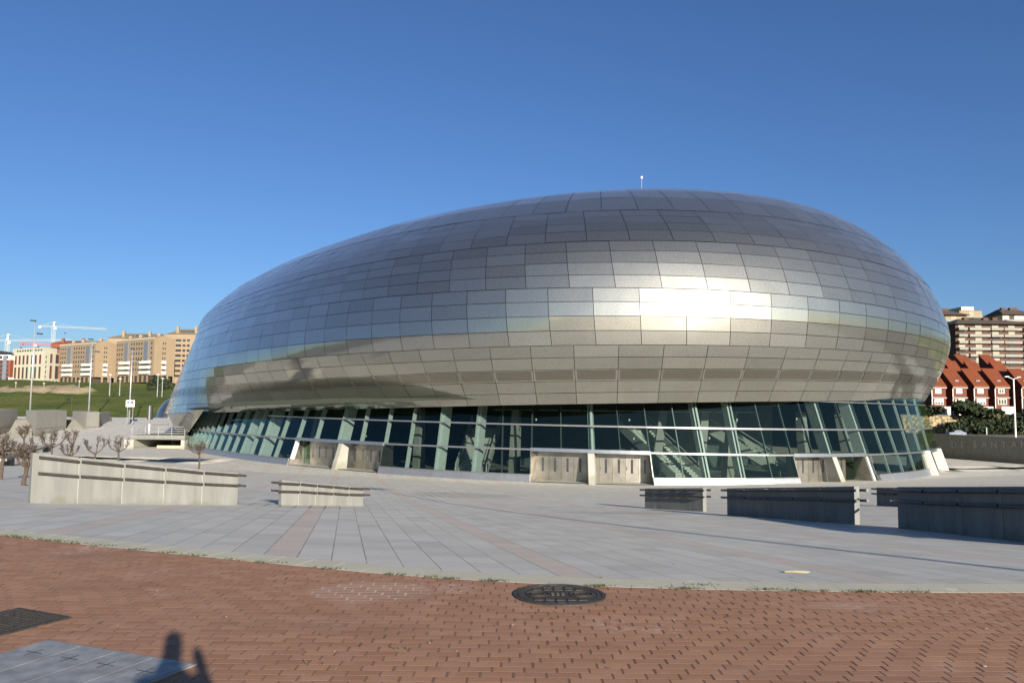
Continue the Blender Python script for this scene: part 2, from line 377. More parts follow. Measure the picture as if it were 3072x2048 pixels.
# kerb of pale stones
kb = MB(); x = -14.; 
while x < 26:
    dx = .385/math.hypot(1, (yk(x+.1)-yk(x-.1))/.2)
    x1 = x+dx; q = .003
    a = V((x+q, yk(x+q), 0)); b_ = V((x1-q, yk(x1-q), 0)); n_ = V((-(b_.y-a.y), b_.x-a.x, 0)).normalized()
    A = a+n_*KW*1.03; B = b_+n_*KW*1.03
    jz = 0
    ba = [a+V((0, 0, -.12)), b_+V((0, 0, -.12)), B+V((0, 0, -.15)), A+V((0, 0, -.15))]
    tp = [a+V((0, 0, .0015)), b_+V((0, 0, .0015)), B+V((0, 0, .0025)), A+V((0, 0, .0025))]
    kb.hexa(ba, tp); x = x1
tag(kb.build('kerb', M['kerb']), kind='structure')
kg = MB()
for i in range(160):
    x0 = -14+i*.25; x1 = x0+.25
    kg.face([(x0, yk(x0)+.003, -.006), (x1, yk(x1)+.003, -.006), (x1, yk(x1)+KW+.03, -.008), (x0, yk(x0)+KW+.03, -.008)])
tag(kg.build('kerb_bedding', M['joint']), kind='structure')
# terrain sheet out to the horizon
xs = sorted(set([-2600, -1800, -1200, -850]+[round(v, 2) for v in frange(-640, -240, 8)+frange(-238, -122, 2)]+[-120]+[round(v, 2) for v in frange(-112, 112, 4)]+[round(v, 2) for v in frange(120, 300, 10)]+[380, 520, 800, 1300, 2600]))
ys = sorted(set([-2000, -1200, -800, -500, -330, -240, -180, -120, -80, -50, -30]+frange(-20, 146, 4)+[150, 153, 156, 160, 164, 169, 175, 181, 188, 195, 200, 207, 208.]+frange(212, 480, 3.5)+[520, 600, 800, 1100, 1600, 2600]))
SOIL = [(-184, 322, 8, 24), (-191, 340, 5, 16), (-170, 290, 10, 36), (-161, 270, 9, 26), (-150, 258, 5, 9), (-141, 262, 5, 12), (-196, 285, 12, 13), (-215, 282, 14, 10)]
def soil(x, y, z):
    s = 0.
    for cx, cy, rx, ry in SOIL:
        s = max(s, 1.1-.6*(((x-cx)/rx)**2+((y-cy)/ry)**2))
    return max(0, min(1, s))
def zterr(x, y):
    z = gt(x, y)
    if -99 < x < 83 and -24 < y < 148: z -= .8
    if y > 160 and x < -50: z += noise.noise(V((x*.05, y*.05, 0)))*.7+noise.noise(V((x*.17, y*.12, 3)))*.5; z += soil(x, y, 0)*1.8*(1+noise.noise(V((x*.3, y*.2, 8))))
    return z
tag(grid_mesh('terrain', xs, ys, zterr, M['terrain'], soil=soil), kind='structure')

# ------------------------------------------------------------------ the arena
RING = [(.0701, 104.5451, 48.8619, 36.8829, -4.0661, -.0004, .3851, .0038), (-1.9887, 108.1297, 50.7485, 40.0061, 1.2254, .0263, .4155, .0097),
        (-.0066, 110.8688, 52.1177, 44.6394, 5.8036, .0088, .4675, .0069), (1.3725, 113.0428, 52.3908, 46.2040, 10.4829, -.0157, .5091, .0148),
        (1.3570, 112.8561, 50.8949, 44.1302, 13.9054, -.0040, .5315, .0400), (2.5281, 111.7806, 47.0876, 39.8819, 17.3125, -.0073, .5093, .0404),
        (6.1682, 110.7801, 35.4968, 26.1181, 22.9210, -.0054, .5248, .0350)]
APEX = (6.18, 110.78, 25.42)
ROT = -.3691
def ringpt(r, ph):
    cx, cy, a, b, z, t, e, e3 = r; c = cos(ph); X = a*c*(1+(e3*c*c if c < 0 else 0)); Y = b*sin(ph)*(1+e*c)
    return V((cx+X*cos(ROT)-Y*sin(ROT), cy+X*sin(ROT)+Y*cos(ROT), z+t*X))
def ringlerp(t):                                 # smooth ring between levels 1..6
    i = int(min(5, math.floor(t))); i = max(1, i); u = t-i
    K = (0, 0, 4.6, 8.9, 12.9, 17.9, 31.5)
    def tan(j):
        if j == 1: return tuple((b-a)/(K[2]-K[1]) for a, b in zip(RING[1], RING[2]))
        if j == 6:
            q = list((b-a)/(K[6]-K[5]) for a, b in zip(RING[5], RING[6])); q[4] *= .7; q[2] *= 1.2; q[3] *= 1.2; return tuple(q)
        h0, h1 = K[j]-K[j-1], K[j+1]-K[j]
        return tuple(((b-a)/h0*h1+(c-b)/h1*h0)/(h0+h1) for a, b, c in zip(RING[j-1], RING[j], RING[j+1]))
    h = K[i+1]-K[i]; m0, m1 = tan(i), tan(i+1)
    return tuple((2*u**3-3*u*u+1)*a+(u**3-2*u*u+u)*h*p+(-2*u**3+3*u*u)*b+(u**3-u*u)*h*q for a, b, p, q in zip(RING[i], RING[i+1], m0, m1))
PH0 = min((abs(proj(ringpt(RING[3], rad(270)+k*.001))[0]-1925), rad(270)+k*.001) for k in range(1000))[1]
def rotate(P, t):                                # start the ring where the reference panel joint runs
    i = min(6, int(t)); ref = lerp(REFPX[i], REFPX[min(7, i+1)], t-i) if i < 7 else REFPX[7]
    yc = sum(p.y for p in P)/len(P); k = min((k for k in range(len(P)) if P[k].y < yc), key=lambda k: abs(proj(P[k])[0]-ref))
    a = proj(P[k])[0]; k2 = (k+1) % len(P) if a < ref else k-1; b = proj(P[k2])[0]; u = (ref-a)/(b-a) if abs(b-a) > 1e-6 else 0
    st = P[k].lerp(P[k2], max(0, min(1, u))); k0 = max(k, k2) if abs(k-k2) == 1 else 0
    return [st]+P[k0:]+P[:k0]
def tuck(P, t):                                  # the lower band curls under towards the glass on the left flank
    wt = max(0, 2.15-t)/1.15
    if wt > 0:
        n = len(P); Q = []
        for k, p in enumerate(P):
            q_ = p.x/p.y; m_ = sstep((q_+.405)/.05)*(1-sstep((q_+.24)/.26)) if p.y < 118 else 0
            if m_ > 0:
                t_ = P[(k+1) % n]-P[k-1]; t_.z = 0; t_.normalize(); Q.append(p+V((-t_.y, t_.x, 0))*(3.1*m_*wt**1.3))
            else: Q.append(p)
        return Q
    return P
REFPX = [1912, 1912, 1925, 1917, 1891, 1859, 1830, 1800]
def level(t):                                    # closed dense polyline of the shell at level t (1..6 rings, 6..7 cap)
    n = 540
    if t <= 6:
        r = ringlerp(t); return rotate(tuck([ringpt(r, PH0+2*pi*k/n) for k in range(n)], t), t)
    u = (t-6)**.9; ap = V(APEX); base = [ringpt(RING[6], PH0+2*pi*k/n) for k in range(n)]
    s = 1-u; zf = s**3.0
    zt = RING[6][4]
    top = V(APEX)
    return rotate([V((top.x+(p.x-top.x)*s, top.y+(p.y-top.y)*s, top.z+(p.z-top.z)*zf)) for p in base], t)
def resample(P, N, off):
    n = len(P); cum = [0.]
    for k in range(n): cum.append(cum[-1]+(P[(k+1) % n]-P[k]).length)
    L = cum[-1]; out = []; j = 0
    for i in range(N):
        s = ((i+off)/N % 1.)*L
        lo, hi = 0, n
        while hi-lo > 1:
            md = (lo+hi)//2
            if cum[md] <= s: lo = md
            else: hi = md
        u = (s-cum[lo])/(cum[lo+1]-cum[lo]); out.append(P[lo].lerp(P[(lo+1) % n], u))
    return out
arena = empty('sports_arena', (0, 95, -4), 'huge silver egg-shaped sports arena clad in steel panels above a leaning glass base', 'arena')
steel = MB(); tones = []; vents = []
lin = MB()
NC = 98
bands = [(1, 2, 5, .5), (2, 3, 4, 0.), (3, 4, 4, .5), (4, 5, 4, 0.), (5, 6, 4, .5), (6, 6.93, 9, 0.)]
GAP = .020
for bi, (t0, t1, nr, off) in enumerate(bands):
    NN = NC if bi < 5 else NC//2
    rows = []
    for k in range(nr*2+1):
        t = lerp(t0, t1, k/(nr*2)); rows.append(resample(level(t), NN*2, off*2))
    for r in range(nr):
        for c in range(NN):
            P = [[rows[r*2+a][(c*2+b) % (NN*2)] for b in range(3)] for a in range(3)]
            nrm = (P[0][2]-P[0][0]).cross(P[2][0]-P[0][0]); nrm.normalize()
            for b in range(3): P[1][b] = P[1][b].lerp((P[0][b]+P[2][b])/2, .65)
            for a in range(3): P[a][1] = P[a][1].lerp((P[a][0]+P[a][2])/2, .25)
            wdt = (P[1][2]-P[1][0]).length; hgt = (P[2][1]-P[0][1]).length
            if wdt < .2 or hgt < .1: continue
            ga = GAP/wdt; gb = GAP/hgt
            # bilinear-ish inset of the 3x3 patch
            def pt(a, b):
                aa = [gb, .5, 1-gb][a]*2; bb = [ga, .5, 1-ga][b]*2
                a0 = min(1, int(aa)); b0 = min(1, int(bb)); fa = aa-a0; fb = bb-b0
                return P[a0][b0]*(1-fa)*(1-fb)+P[a0][b0+1]*(1-fa)*fb+P[a0+1][b0]*fa*(1-fb)+P[a0+1][b0+1]*fa*fb
            j1, j2, j0 = random.gauss(0, .0042), random.gauss(0, .005), random.uniform(0, .004)
            lap = .02*(1-(r+.5)/nr) if bi > 0 else 0
            n = len(steel.v)
            for a in range(3):
                for b in range(3):
                    bul = .003*(1 if (a == 1) else 0)+.005*(1 if b == 1 else 0)
                    steel.v.append(tuple(pt(a, b)+nrm*(j0+lap+j1*(a-1)+j2*(b-1)+bul)))
            tn = random.random()
            for a in range(2):
                for b in range(2):
                    q = n+a*3+b; steel.f.append((q, q+1, q+4, q+3)); steel.m.append(0); tones.append(tn)
            if bi == 0 and r == 2:
                px, _ = proj(P[1][1])
                if P[1][1].y < 112: vents.append((P, nrm))
    # dark lining behind the joints
    for r in range(nr):
        A = rows[r*2]; B = rows[r*2+2]
        for c in range(NN):
            q = [A[c*2], A[(c*2+2) % (NN*2)], B[(c*2+2) % (NN*2)], B[c*2]]
            nn = (q[1]-q[0]).cross(q[3]-q[0]); nn = nn.normalized() if nn.length > 1e-6 else V((0, 0, 1))
            lin.face([p-nn*.06 for p in q])
o = put(steel, 'metal_shell', M['steel'], arena, smooth=True)
a = o.data.attributes.new('tone', 'FLOAT', 'FACE'); a.data.foreach_set('value', tones)
put(lin, 'shell_lining', M['joint'], arena)
for P, nrm in vents:
    mb = MB()
    def bil(u, v):
        a0 = 0 if v < .5 else 1; b0 = 0 if u < .5 else 1; fv = v*2-a0; fu = u*2-b0
        return P[a0][b0]*(1-fv)*(1-fu)+P[a0][b0+1]*(1-fv)*fu+P[a0+1][b0]*fv*(1-fu)+P[a0+1][b0+1]*fv*fu
    us = (.05, .5, .95); vs_ = (.14, .5, .9)
    for a in range(2):
        for b in range(2):
            mb.face([bil(us[b], vs_[a])+nrm*.026, bil(us[b+1], vs_[a])+nrm*.026, bil(us[b+1], vs_[a+1])+nrm*.026, bil(us[b], vs_[a+1])+nrm*.026])
    put(mb, 'vent_panel', M['vent'], arena)

# --- glass base: facade lines between the base ring and the shell's lip
def lipz(p):
    r = RING[1]; return r[4]+r[5]*((p.x-r[0])*cos(ROT)+(p.y-r[1])*sin(ROT))
def front_table(r, inset, lift=False):
    out = []; n = 1440
    for k in range(n):
        ph = rad(150)+2*pi*k/n*(.64); p = ringpt(r, ph); q = ringpt(r, ph+.002); t = (q-p); t.z = 0; t.normalize()
        nin = V((-t.y, t.x, 0)); p2 = p+nin*inset
        if lift: p2.z = lipz(p2)
        out.append((proj(p2)[0], p2, nin))
    i0 = min(range(n), key=lambda i: out[i][0]); i1 = max(range(n), key=lambda i: out[i][0])
    return out[i0:i1+1], out
BASE, BFULL = front_table(RING[0], 0.); LIP, _f = front_table(RING[0], 1.35, True); LTIP, LFULL = front_table(RING[1], .12)
def lookup(tab, px):
    px = max(tab[0][0], min(tab[-1][0], px)); lo, hi = 0, len(tab)-1
    while hi-lo > 1:
        md = (lo+hi)//2
        if tab[md][0] <= px: lo = md
        else: hi = md
    u = (px-tab[lo][0])/max(1e-9, tab[hi][0]-tab[lo][0]); return tab[lo][1].lerp(tab[hi][1], u), tab[lo][2].lerp(tab[hi][2], u).normalized()
CB = [535, 554, 711, 772, 813, 1135, 1299, 1412, 1501, 1590, 1777, 2057, 2134, 2242, 2327, 2404, 2533, 2642, 2725, 2772, 2832]
CT = [545, 599, 769, 826, 871, 1172, 1326, 1435, 1506, 1595, 1766, 2013, 2083, 2189, 2264, 2334, 2453, 2555, 2640, 2700, 2770]
def surf(px, z):                                 # point of the glazed surface on the facade line starting at base pixel px
    b, nb = lookup(BASE, px); t, n2 = lookup(LIP, interp(px, CB, CT)); t = t+V((0, 0, .25))
    h = (z-b.z)/(t.z-b.z); return b.lerp(t, h)
def nin(px): return lookup(BASE, px)[1]
def topz(px): return lookup(LIP, interp(px, CB, CT))[0].z+.22
def zlow(px): x = surf(px, -1.7).x; return -1.62-.012*max(0, x-4)
def zup(px): x = surf(px, .2).x; return .26-.007*x
BAYS = [546, 554, 562, 571, 581, 592, 605, 621, 641, 663, 686, 711, 740, 767, 813, 863, 920, 990, 1060, 1135, 1211, 1299, 1412, 1501, 1590, 1683, 1777, 1870, 1963, 2057, 2134, 2242, 2327, 2404, 2470, 2533, 2590, 2642, 2685, 2725, 2760, 2790, 2815, 2831]
THICK = {711, 767, 990, 1299, 1412, 1777, 2134, 2242, 2533, 2642}
ENT = [(863, 1135), (1590, 1963), (2404, 2620), (2785, 2832)]
def inent(a, b): return any(e0-3 <= a and b <= e1+22 for e0, e1 in ENT)
zb = -4.05; zs = -3.52
for i in range(len(BAYS)-1):
    a, b = BAYS[i], BAYS[i+1]
    za, zc = topz(a), topz(b)
    e = inent(a, b)
    lv = [] if e else [(zs, zs, zlow(a), zlow(b))]
    lv += [(zlow(a), zlow(b), min(zup(a), za), min(zup(b), zc))]
    if zup(a) < za and zup(b) < zc: lv += [(zup(a), zup(b), za, zc)]
    mb = MB()
    for (z0, z0b, z1, z1b) in lv:
        if a < 554:                               # the left nose is closed with steel
            pass
        mb.face([surf(a, z0), surf(b, z0b), surf(b, z1b), surf(a, z1)])
    put(mb, 'glass_bay', M['glass'], arena)
    if not e:
        k = MB(); n_ = nin((a+b)/2)
        p0, p1 = surf(a+.25*(1 if b-a > 20 else .2), -4.3), surf(b-.25*(1 if b-a > 20 else .2), -4.3); q0, q1 = surf(a, zs), surf(b, zs)
        k.hexa([p0-n_*.16, p1-n_*.16, p1+n_*.2, p0+n_*.2], [q0-n_*.10, q1-n_*.10, q1+n_*.2, q0+n_*.2]); put(k, 'plinth_panel', M['plinth'], arena)
# closed steel corner at the left tip
tip = MB()
def full(tab, i): return tab[i]
ib = BFULL.index(BASE[0]); il = min(range(len(LFULL)), key=lambda i: abs(LFULL[i][0]-530)+(1e4 if LFULL[i][1].y > LTIP[0][1].y else 0))
nst = 26
prev = None
for k in range(nst+1):
    u = k/nst
    bb = BASE[0][1] if k == nst else BFULL[max(0, int(ib*(.15+.85*u)))][1]
    ll = LFULL[max(0, int(il*(.15+.85*u)))][1]
    cur = (bb+V((0, 0, -.2)), ll+V((0, 0, .4)))
    if prev: tip.face([prev[0], cur[0], cur[1], prev[1]])
    prev = cur
il2 = min(range(len(LFULL)), key=lambda i: abs(LFULL[i][0]-612)+(1e4 if LFULL[i][1].y > LTIP[0][1].y else 0))
b0_ = BASE[0][1]+V((-.12, -.12, -.2))
for k in range(1, 9):
    ll = LFULL[il+(il2-il)*k//8][1]; cur = (b0_, V((ll.x, ll.y, ll.z+.3))); tip.face([prev[0], cur[1], prev[1]]); prev = (b0_, cur[1])
o = put(tip, 'corner_cladding', M['steel'], arena)
# mullions, columns
for px in BAYS[1:-1]:
    e = any(e0 < px < e1 for e0, e1 in ENT); z0 = zlow(px) if e else zs
    mb = MB(); n_ = nin(px); p0 = surf(px, z0)+n_*.26; p1 = surf(px, topz(px))+n_*.26
    mb.beam(p0, p1, .06, .45 if px < 1450 else .2, up=-n_); put(mb, 'mullion', M['pale_paint'] if px < 1450 or px > 2660 else M['dim_mullion'], arena)  # middle mullions painted dark, standing in for how sunlight meets them front-on
    if px in THICK:
        sh = n_*.85
        mb = MB(); q0 = surf(px, -4.1 if not e else z0)+sh; q1 = surf(px, topz(px)+.6)+sh
        mb.beam(q0, q1, .36, .95, up=-n_); put(mb, 'inclined_column', M['pale_paint'], arena)
# transoms
def sweep(name, zf, w, h, mat, a=546, b=2831, out_=.02):
    mb = MB(); ps = [p for p in BAYS if a <= p <= b]
    if ps[0] != a: ps = [a]+ps
    if ps[-1] != b: ps.append(b)
    for i in range(len(ps)-1):
        p, q = surf(ps[i], zf(ps[i])), surf(ps[i+1], zf(ps[i+1])); n_ = nin((ps[i]+ps[i+1])/2)
        o_ = n_*(w/2-out_); mb.hexa([p+o_-n_*w/2-V((0, 0, h/2)), q+o_-n_*w/2-V((0, 0, h/2)), q+o_+n_*w/2-V((0, 0, h/2)), p+o_+n_*w/2-V((0, 0, h/2))],
                                     [p+o_-n_*w/2+V((0, 0, h/2)), q+o_-n_*w/2+V((0, 0, h/2)), q+o_+n_*w/2+V((0, 0, h/2)), p+o_+n_*w/2+V((0, 0, h/2))])
    put(mb, name, mat, arena)
sweep('transom', zlow, .22, .13, M['alu'], out_=.09); sweep('transom', zup, .2, .12, M['alu'], a=760, out_=.085)
sweep('transom', lambda p: 2.30-.004*(p-2470)/10, .12, .08, M['alu'], a=2500, out_=.05)
for a_, b_ in ((546, 863), (1135, 1590), (1963, 2404), (2642, 2790)): sweep('sill', lambda p: zs+.03, .3, .06, M['alu'], a=a_, b=b_, out_=.16)
# entrances: recessed steel doors, soffit, canopy beam, leaning pillar
def offs(p, d): return p
PILL = [1003, 1777, 2528, None]
for ei, (e0, e1) in enumerate(ENT):
    if ei == 3:
        e0, e1 = 2785, 2831
    N = 12
    pts = [lerp(e0, e1, k/N) for k in range(N+1)]
    rec = 1.7
    L0 = [surf(p, zlow(p)) for p in pts]; base = [lookup(BASE, p)[0] for p in pts]
    sof = MB()
    for k in range(N):
        za, zc = L0[k].z-.08, L0[k+1].z-.08; n0, n1 = nin(pts[k]), nin(pts[k+1])
        a_, b_ = L0[k], L0[k+1]
        A = V((a_.x, a_.y, za)); B = V((b_.x, b_.y, zc))
        sof.hexa([A, B, B+n1*2.2, A+n0*2.2], [A+V((0, 0, .1)), B+V((0, 0, .1)), B+n1*2.2+V((0, 0, .1)), A+n0*2.2+V((0, 0, .1))])
    put(sof, 'soffit', M['doorsteel'], arena)
    can = MB()
    for k in range(N):
        A, B = L0[k], L0[k+1]; n0, n1 = nin(pts[k]), nin(pts[k+1]); up = V((0, 0, .13)); dn = V((0, 0, -.13))
        can.hexa([A-n0*.13+dn, B-n1*.13+dn, B+n1*.2+dn, A+n0*.2+dn], [A-n0*.10+up, B-n1*.10+up, B+n1*.2+up, A+n0*.2+up])
    put(can, 'canopy_beam', M['alu'], arena)
    # door line
    DL = [V((b.x, b.y, zb))+nin(p)*rec for p, b in zip(pts, base)]
    lens = [0.]
    for k in range(N): lens.append(lens[-1]+(DL[k+1]-DL[k]).length)
    tot = lens[-1]; nl = max(2, round(tot/1.02))
    def along(s):
        for k in range(N):
            if s <= lens[k+1] or k == N-1: return DL[k].lerp(DL[k+1], (s-lens[k])/(lens[k+1]-lens[k]))
    for k in range(nl):
        s0 = tot*k/nl+.008; s1 = tot*(k+1)/nl-.008; A, B = along(s0), along(s1); t = (B-A).normalized(); n_ = V((-t.y, t.x, 0))
        H = 2.28
        mb = MB(); mb.hexa([A, B, B+n_*.06, A+n_*.06], [p+V((0, 0, H)) for p in (A, B, B+n_*.06, A+n_*.06)])
        if ei == 0 and k == 0 or ei == 2 and k == nl-1:
            d = put(mb, 'glass_door', M['glass'], arena); continue
        d = put(mb, 'door', M['doorsteel'], arena)
        c = A.lerp(B, .5); w_ = MB(); q0 = c-t*.085-n_*.012; q1 = c+t*.085-n_*.012
        w_.hexa([q+V((0, 0, .72)) for q in (q0, q1, q1+n_*.02, q0+n_*.02)], [q+V((0, 0, 1.78)) for q in (q0, q1, q1+n_*.02, q0+n_*.02)]); sub(w_, 'window', M['darkglass'], d)
        if k % 2:
            hd = MB(); hh = A+t*.1-n_*.05; hd.tube([hh+V((0, 0, .95)), hh+V((0, 0, 1.2))], .015, 6); sub(hd, 'handle', M['alu'], d)
    lt = MB()
    for k in range(N):
        A, B = DL[k], DL[k+1]; n_ = nin(pts[k]); zt = zlow(pts[k])+.02
        lt.hexa([A+V((0, 0, 2.29))-n_*.02, B+V((0, 0, 2.29))-n_*.02, B+V((0, 0, 2.29))+n_*.08, A+V((0, 0, 2.29))+n_*.08],
                [V((A.x, A.y, zt))-n_*.02, V((B.x, B.y, zt))-n_*.02, V((B.x, B.y, zt))+n_*.08, V((A.x, A.y, zt))+n_*.08])
    put(lt, 'lintel', M['doorsteel'], arena)
    for p in (pts[0], pts[-1]):                   # side reveals
        n_ = nin(p); rv = MB(); b = lookup(BASE, p)[0]; b = V((b.x, b.y, zb)); tpt = surf(p, zlow(p)); t = V((n_.y, -n_.x, 0))*.03
        i0 = b+n_*rec; i1 = V((i0.x, i0.y, tpt.z))
        rv.hexa([b-t, b+t, i0+t, i0-t], [tpt-t, tpt+t, i1+t, i1-t]); put(rv, 'side_panel', M['doorsteel'], arena)
    pp = PILL[ei]
    if pp:
        n_ = nin(pp); t = V((n_.y, -n_.x, 0))*.24; b = lookup(BASE, pp)[0]; b = V((b.x, b.y, -4.2)); top = surf(pp, zlow(pp)-.1)
        mb = MB(); mb.hexa([b-n_*.22-t, b-n_*.22+t, b+n_*1.15+t, b+n_*1.15-t], [top-t, top+t, top+n_*.75+t, top+n_*.75-t]); put(mb, 'entrance_pillar', M['conc_light'], arena)
# white leaning props at the right end entrance
for px, dz in ((2796, 0.), (2829, 0.)):
    n_ = nin(px); b = lookup(BASE, px)[0]; b = V((b.x, b.y, -4.2))-n_*.2; top = surf(px, zlow(px)+.1); t = V((n_.y, -n_.x, 0))*.3
    mb = MB(); mb.hexa([b-n_*.35-t, b-n_*.35+t, b+n_*.5+t, b+n_*.5-t], [top-n_*.35-t, top-n_*.35+t, top+n_*.5+t, top+n_*.5-t]); put(mb, 'entrance_pillar', M['white'], arena)
# interior: floor, ceiling, rear wall
n = 180; fl = MB(); ce = MB(); wl = MB(); bk = MB()
r0 = RING[0]; r1 = RING[1]
def inr(r, ph, d, z=None):
    p = ringpt(r, ph); c = V((r[0], r[1], p.z)); q = p+(c-p).normalized()*d
    return V((q.x, q.y, p.z if z is None else z))
for k in range(n):
    a, b = 2*pi*k/n, 2*pi*(k+1)/n
    fl.face([inr(r0, a, .1, -4.0), inr(r0, b, .1, -4.0), inr(r0, b, 22, -4.0), inr(r0, a, 22, -4.0)])
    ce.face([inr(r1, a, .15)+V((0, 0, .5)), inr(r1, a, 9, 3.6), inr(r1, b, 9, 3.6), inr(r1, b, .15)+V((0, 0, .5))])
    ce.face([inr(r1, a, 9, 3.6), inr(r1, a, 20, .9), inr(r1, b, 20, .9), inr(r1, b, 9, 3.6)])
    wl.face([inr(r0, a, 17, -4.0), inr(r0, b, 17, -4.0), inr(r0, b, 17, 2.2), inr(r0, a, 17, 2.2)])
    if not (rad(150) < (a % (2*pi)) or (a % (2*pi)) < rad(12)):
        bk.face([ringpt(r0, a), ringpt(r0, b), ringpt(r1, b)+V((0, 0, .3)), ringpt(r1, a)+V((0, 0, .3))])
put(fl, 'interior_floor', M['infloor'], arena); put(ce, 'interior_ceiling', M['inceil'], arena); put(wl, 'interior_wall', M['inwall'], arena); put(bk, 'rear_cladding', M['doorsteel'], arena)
# inner concrete props and stairs
def interior_point(px, d): return surf(px, -4.0)+nin(px)*d
for px, lean, d in ((1180, 1.6, 3.2), (1497, .6, 3.0), (835, 1.5, 3.5), (1985, -1.2, 4.5), (2165, -1.3, 5.), (2290, -1.6, 5.5), (2560, -1.6, 4.5), (2700, -1.3, 4.)):
    p = interior_point(px, d); n_ = nin(px); t = V((n_.y, -n_.x, 0)); mb = MB(); w_ = .32
    q = p+n_*1.8+t*(-lean)*.9+V((0, 0, 5.4))
    mb.hexa([p-t*w_-n_*.5, p+t*w_-n_*.5, p+t*w_+n_*.5, p-t*w_+n_*.5], [q-t*w_-n_*.3, q+t*w_-n_*.3, q+t*w_+n_*.3, q-t*w_+n_*.3]); put(mb, 'concrete_prop', M['conc_light'], arena)
def flight(px0, dist, width, nst, dirv, lbl=None):
    p = interior_point(px0, dist); d = V(dirv).normalized(); t = V((d.y, -d.x, 0))
    mb = MB()
    for k in range(nst):
        a = p+d*(.30*k); z0 = -4.0+.17*k
        mb.hexa([a-t*width/2+V((0, 0, z0-a.z-.25 if k else 0)), a+t*width/2+V((0, 0, z0-a.z-.25 if k else 0)), a+d*.34+t*width/2+V((0, 0, z0-a.z-.25 if k else 0)), a+d*.34-t*width/2+V((0, 0, z0-a.z-.25 if k else 0))],
                [V((q.x, q.y, z0+.17)) for q in (a-t*width/2, a+t*width/2, a+d*.34+t*width/2, a+d*.34-t*width/2)])
    st = put(mb, 'staircase', M['stairs'], arena)
    for s in (-1, 1):
        bl = MB(); a = p+t*s*(width/2+.08); b = a+d*.3*nst; zA = -4.0; zB = -4.0+.17*nst
        A = V((a.x, a.y, zA-.1)); B = V((b.x, b.y, zB-.3))
        bl.hexa([A-t*.06, A+t*.06, B+t*.06, B-t*.06], [A-t*.06+V((0, 0, .75)), A+t*.06+V((0, 0, .75)), B+t*.06+V((0, 0, .95)), B-t*.06+V((0, 0, .95))]); sub(bl, 'balustrade', M['stairs'], st)
        r = MB(); r.tube([A+V((0, 0, .3)), A+V((0, 0, 1.05)), B+V((0, 0, 1.35)), B+V((0, 0, .3))], .035, 6); sub(r, 'handrail', M['white'], st)
flight(1370, 2.2, 2.4, 22, (.15, 1, 0)); flight(2098, 2.4, 2.6, 24, (-.55, 1, 0)); flight(2560, 6.5, 2.4, 24, (-.9, .7, 0))
# strip lamps hanging in the foyer
for k, px in enumerate(range(1420, 2460, 88)):
    p = surf(px, 1.0)+nin(px)*4.2; n_ = nin(px); t = V((n_.y, -n_.x, 0)); p.z = 1.35
    mb = MB(); mb.beam(p-t*.85, p+t*.85, .10, .05); put(mb, 'strip_lamp', M['white'], arena)
for px, z, d in ((742, .3, 1.2), (962, .35, 1.4), (1045, -1.2, 1.2), (1188, .55, 2.0), (1596, .55, .8), (1912, .6, 2.), (1920, -.8, 1.6), (2179, -.7, 1.6), (2294, .7, 2.), (2505, .8, 2.)):
    p = surf(px, z)+nin(px)*d; mb = MB(); mb.beam(p, p+V((0, 0, .16)), .10, .10, up=(0, 1, 0)); put(mb, 'spotlight', M['white'], arena)
# smaller silver dome behind the nose
dm = empty('metal_dome', (at(560, 1240, 158).x, 158, -3.0), 'small silver-blue metal dome peeping out behind the arena nose', 'dome'); mb = MB(); k = 158/FPX; nn_ = 36
for i in range(10):
    for j in range(nn_):
        q = []
        for (ii, jj) in ((i, j), (i, j+1), (i+1, j+1), (i+1, j)):
            th_ = ii/10*pi/2; ph = 2*pi*jj/nn_; q.append(V((76*k*cos(ph)*cos(th_)**.8, 9*sin(ph)*cos(th_)**.8, (1240-1148)*k*sin(th_)+.2)))
        mb.face(q if i < 9 else q[:3])
mb.build('metal_shell', M['steel'], dm)
# roof mast
mp = at(1925, 560, 100); mb = MB(); mb.tube([mp+V((0, 0, -1.5)), mp+V((0, 0, 1.0))], .035, 6)
mo = put(mb, 'roof_mast', M['pole'], arena); mb = MB(); mb.tube([mp+V((0, 0, 1.0)), mp+V((0, 0, 1.12)), mp+V((0, 0, 1.28)), mp+V((0, 0, 1.35))], [.1, .16, .14, .04], 8); sub(mb, 'beacon', M['white'], mo)

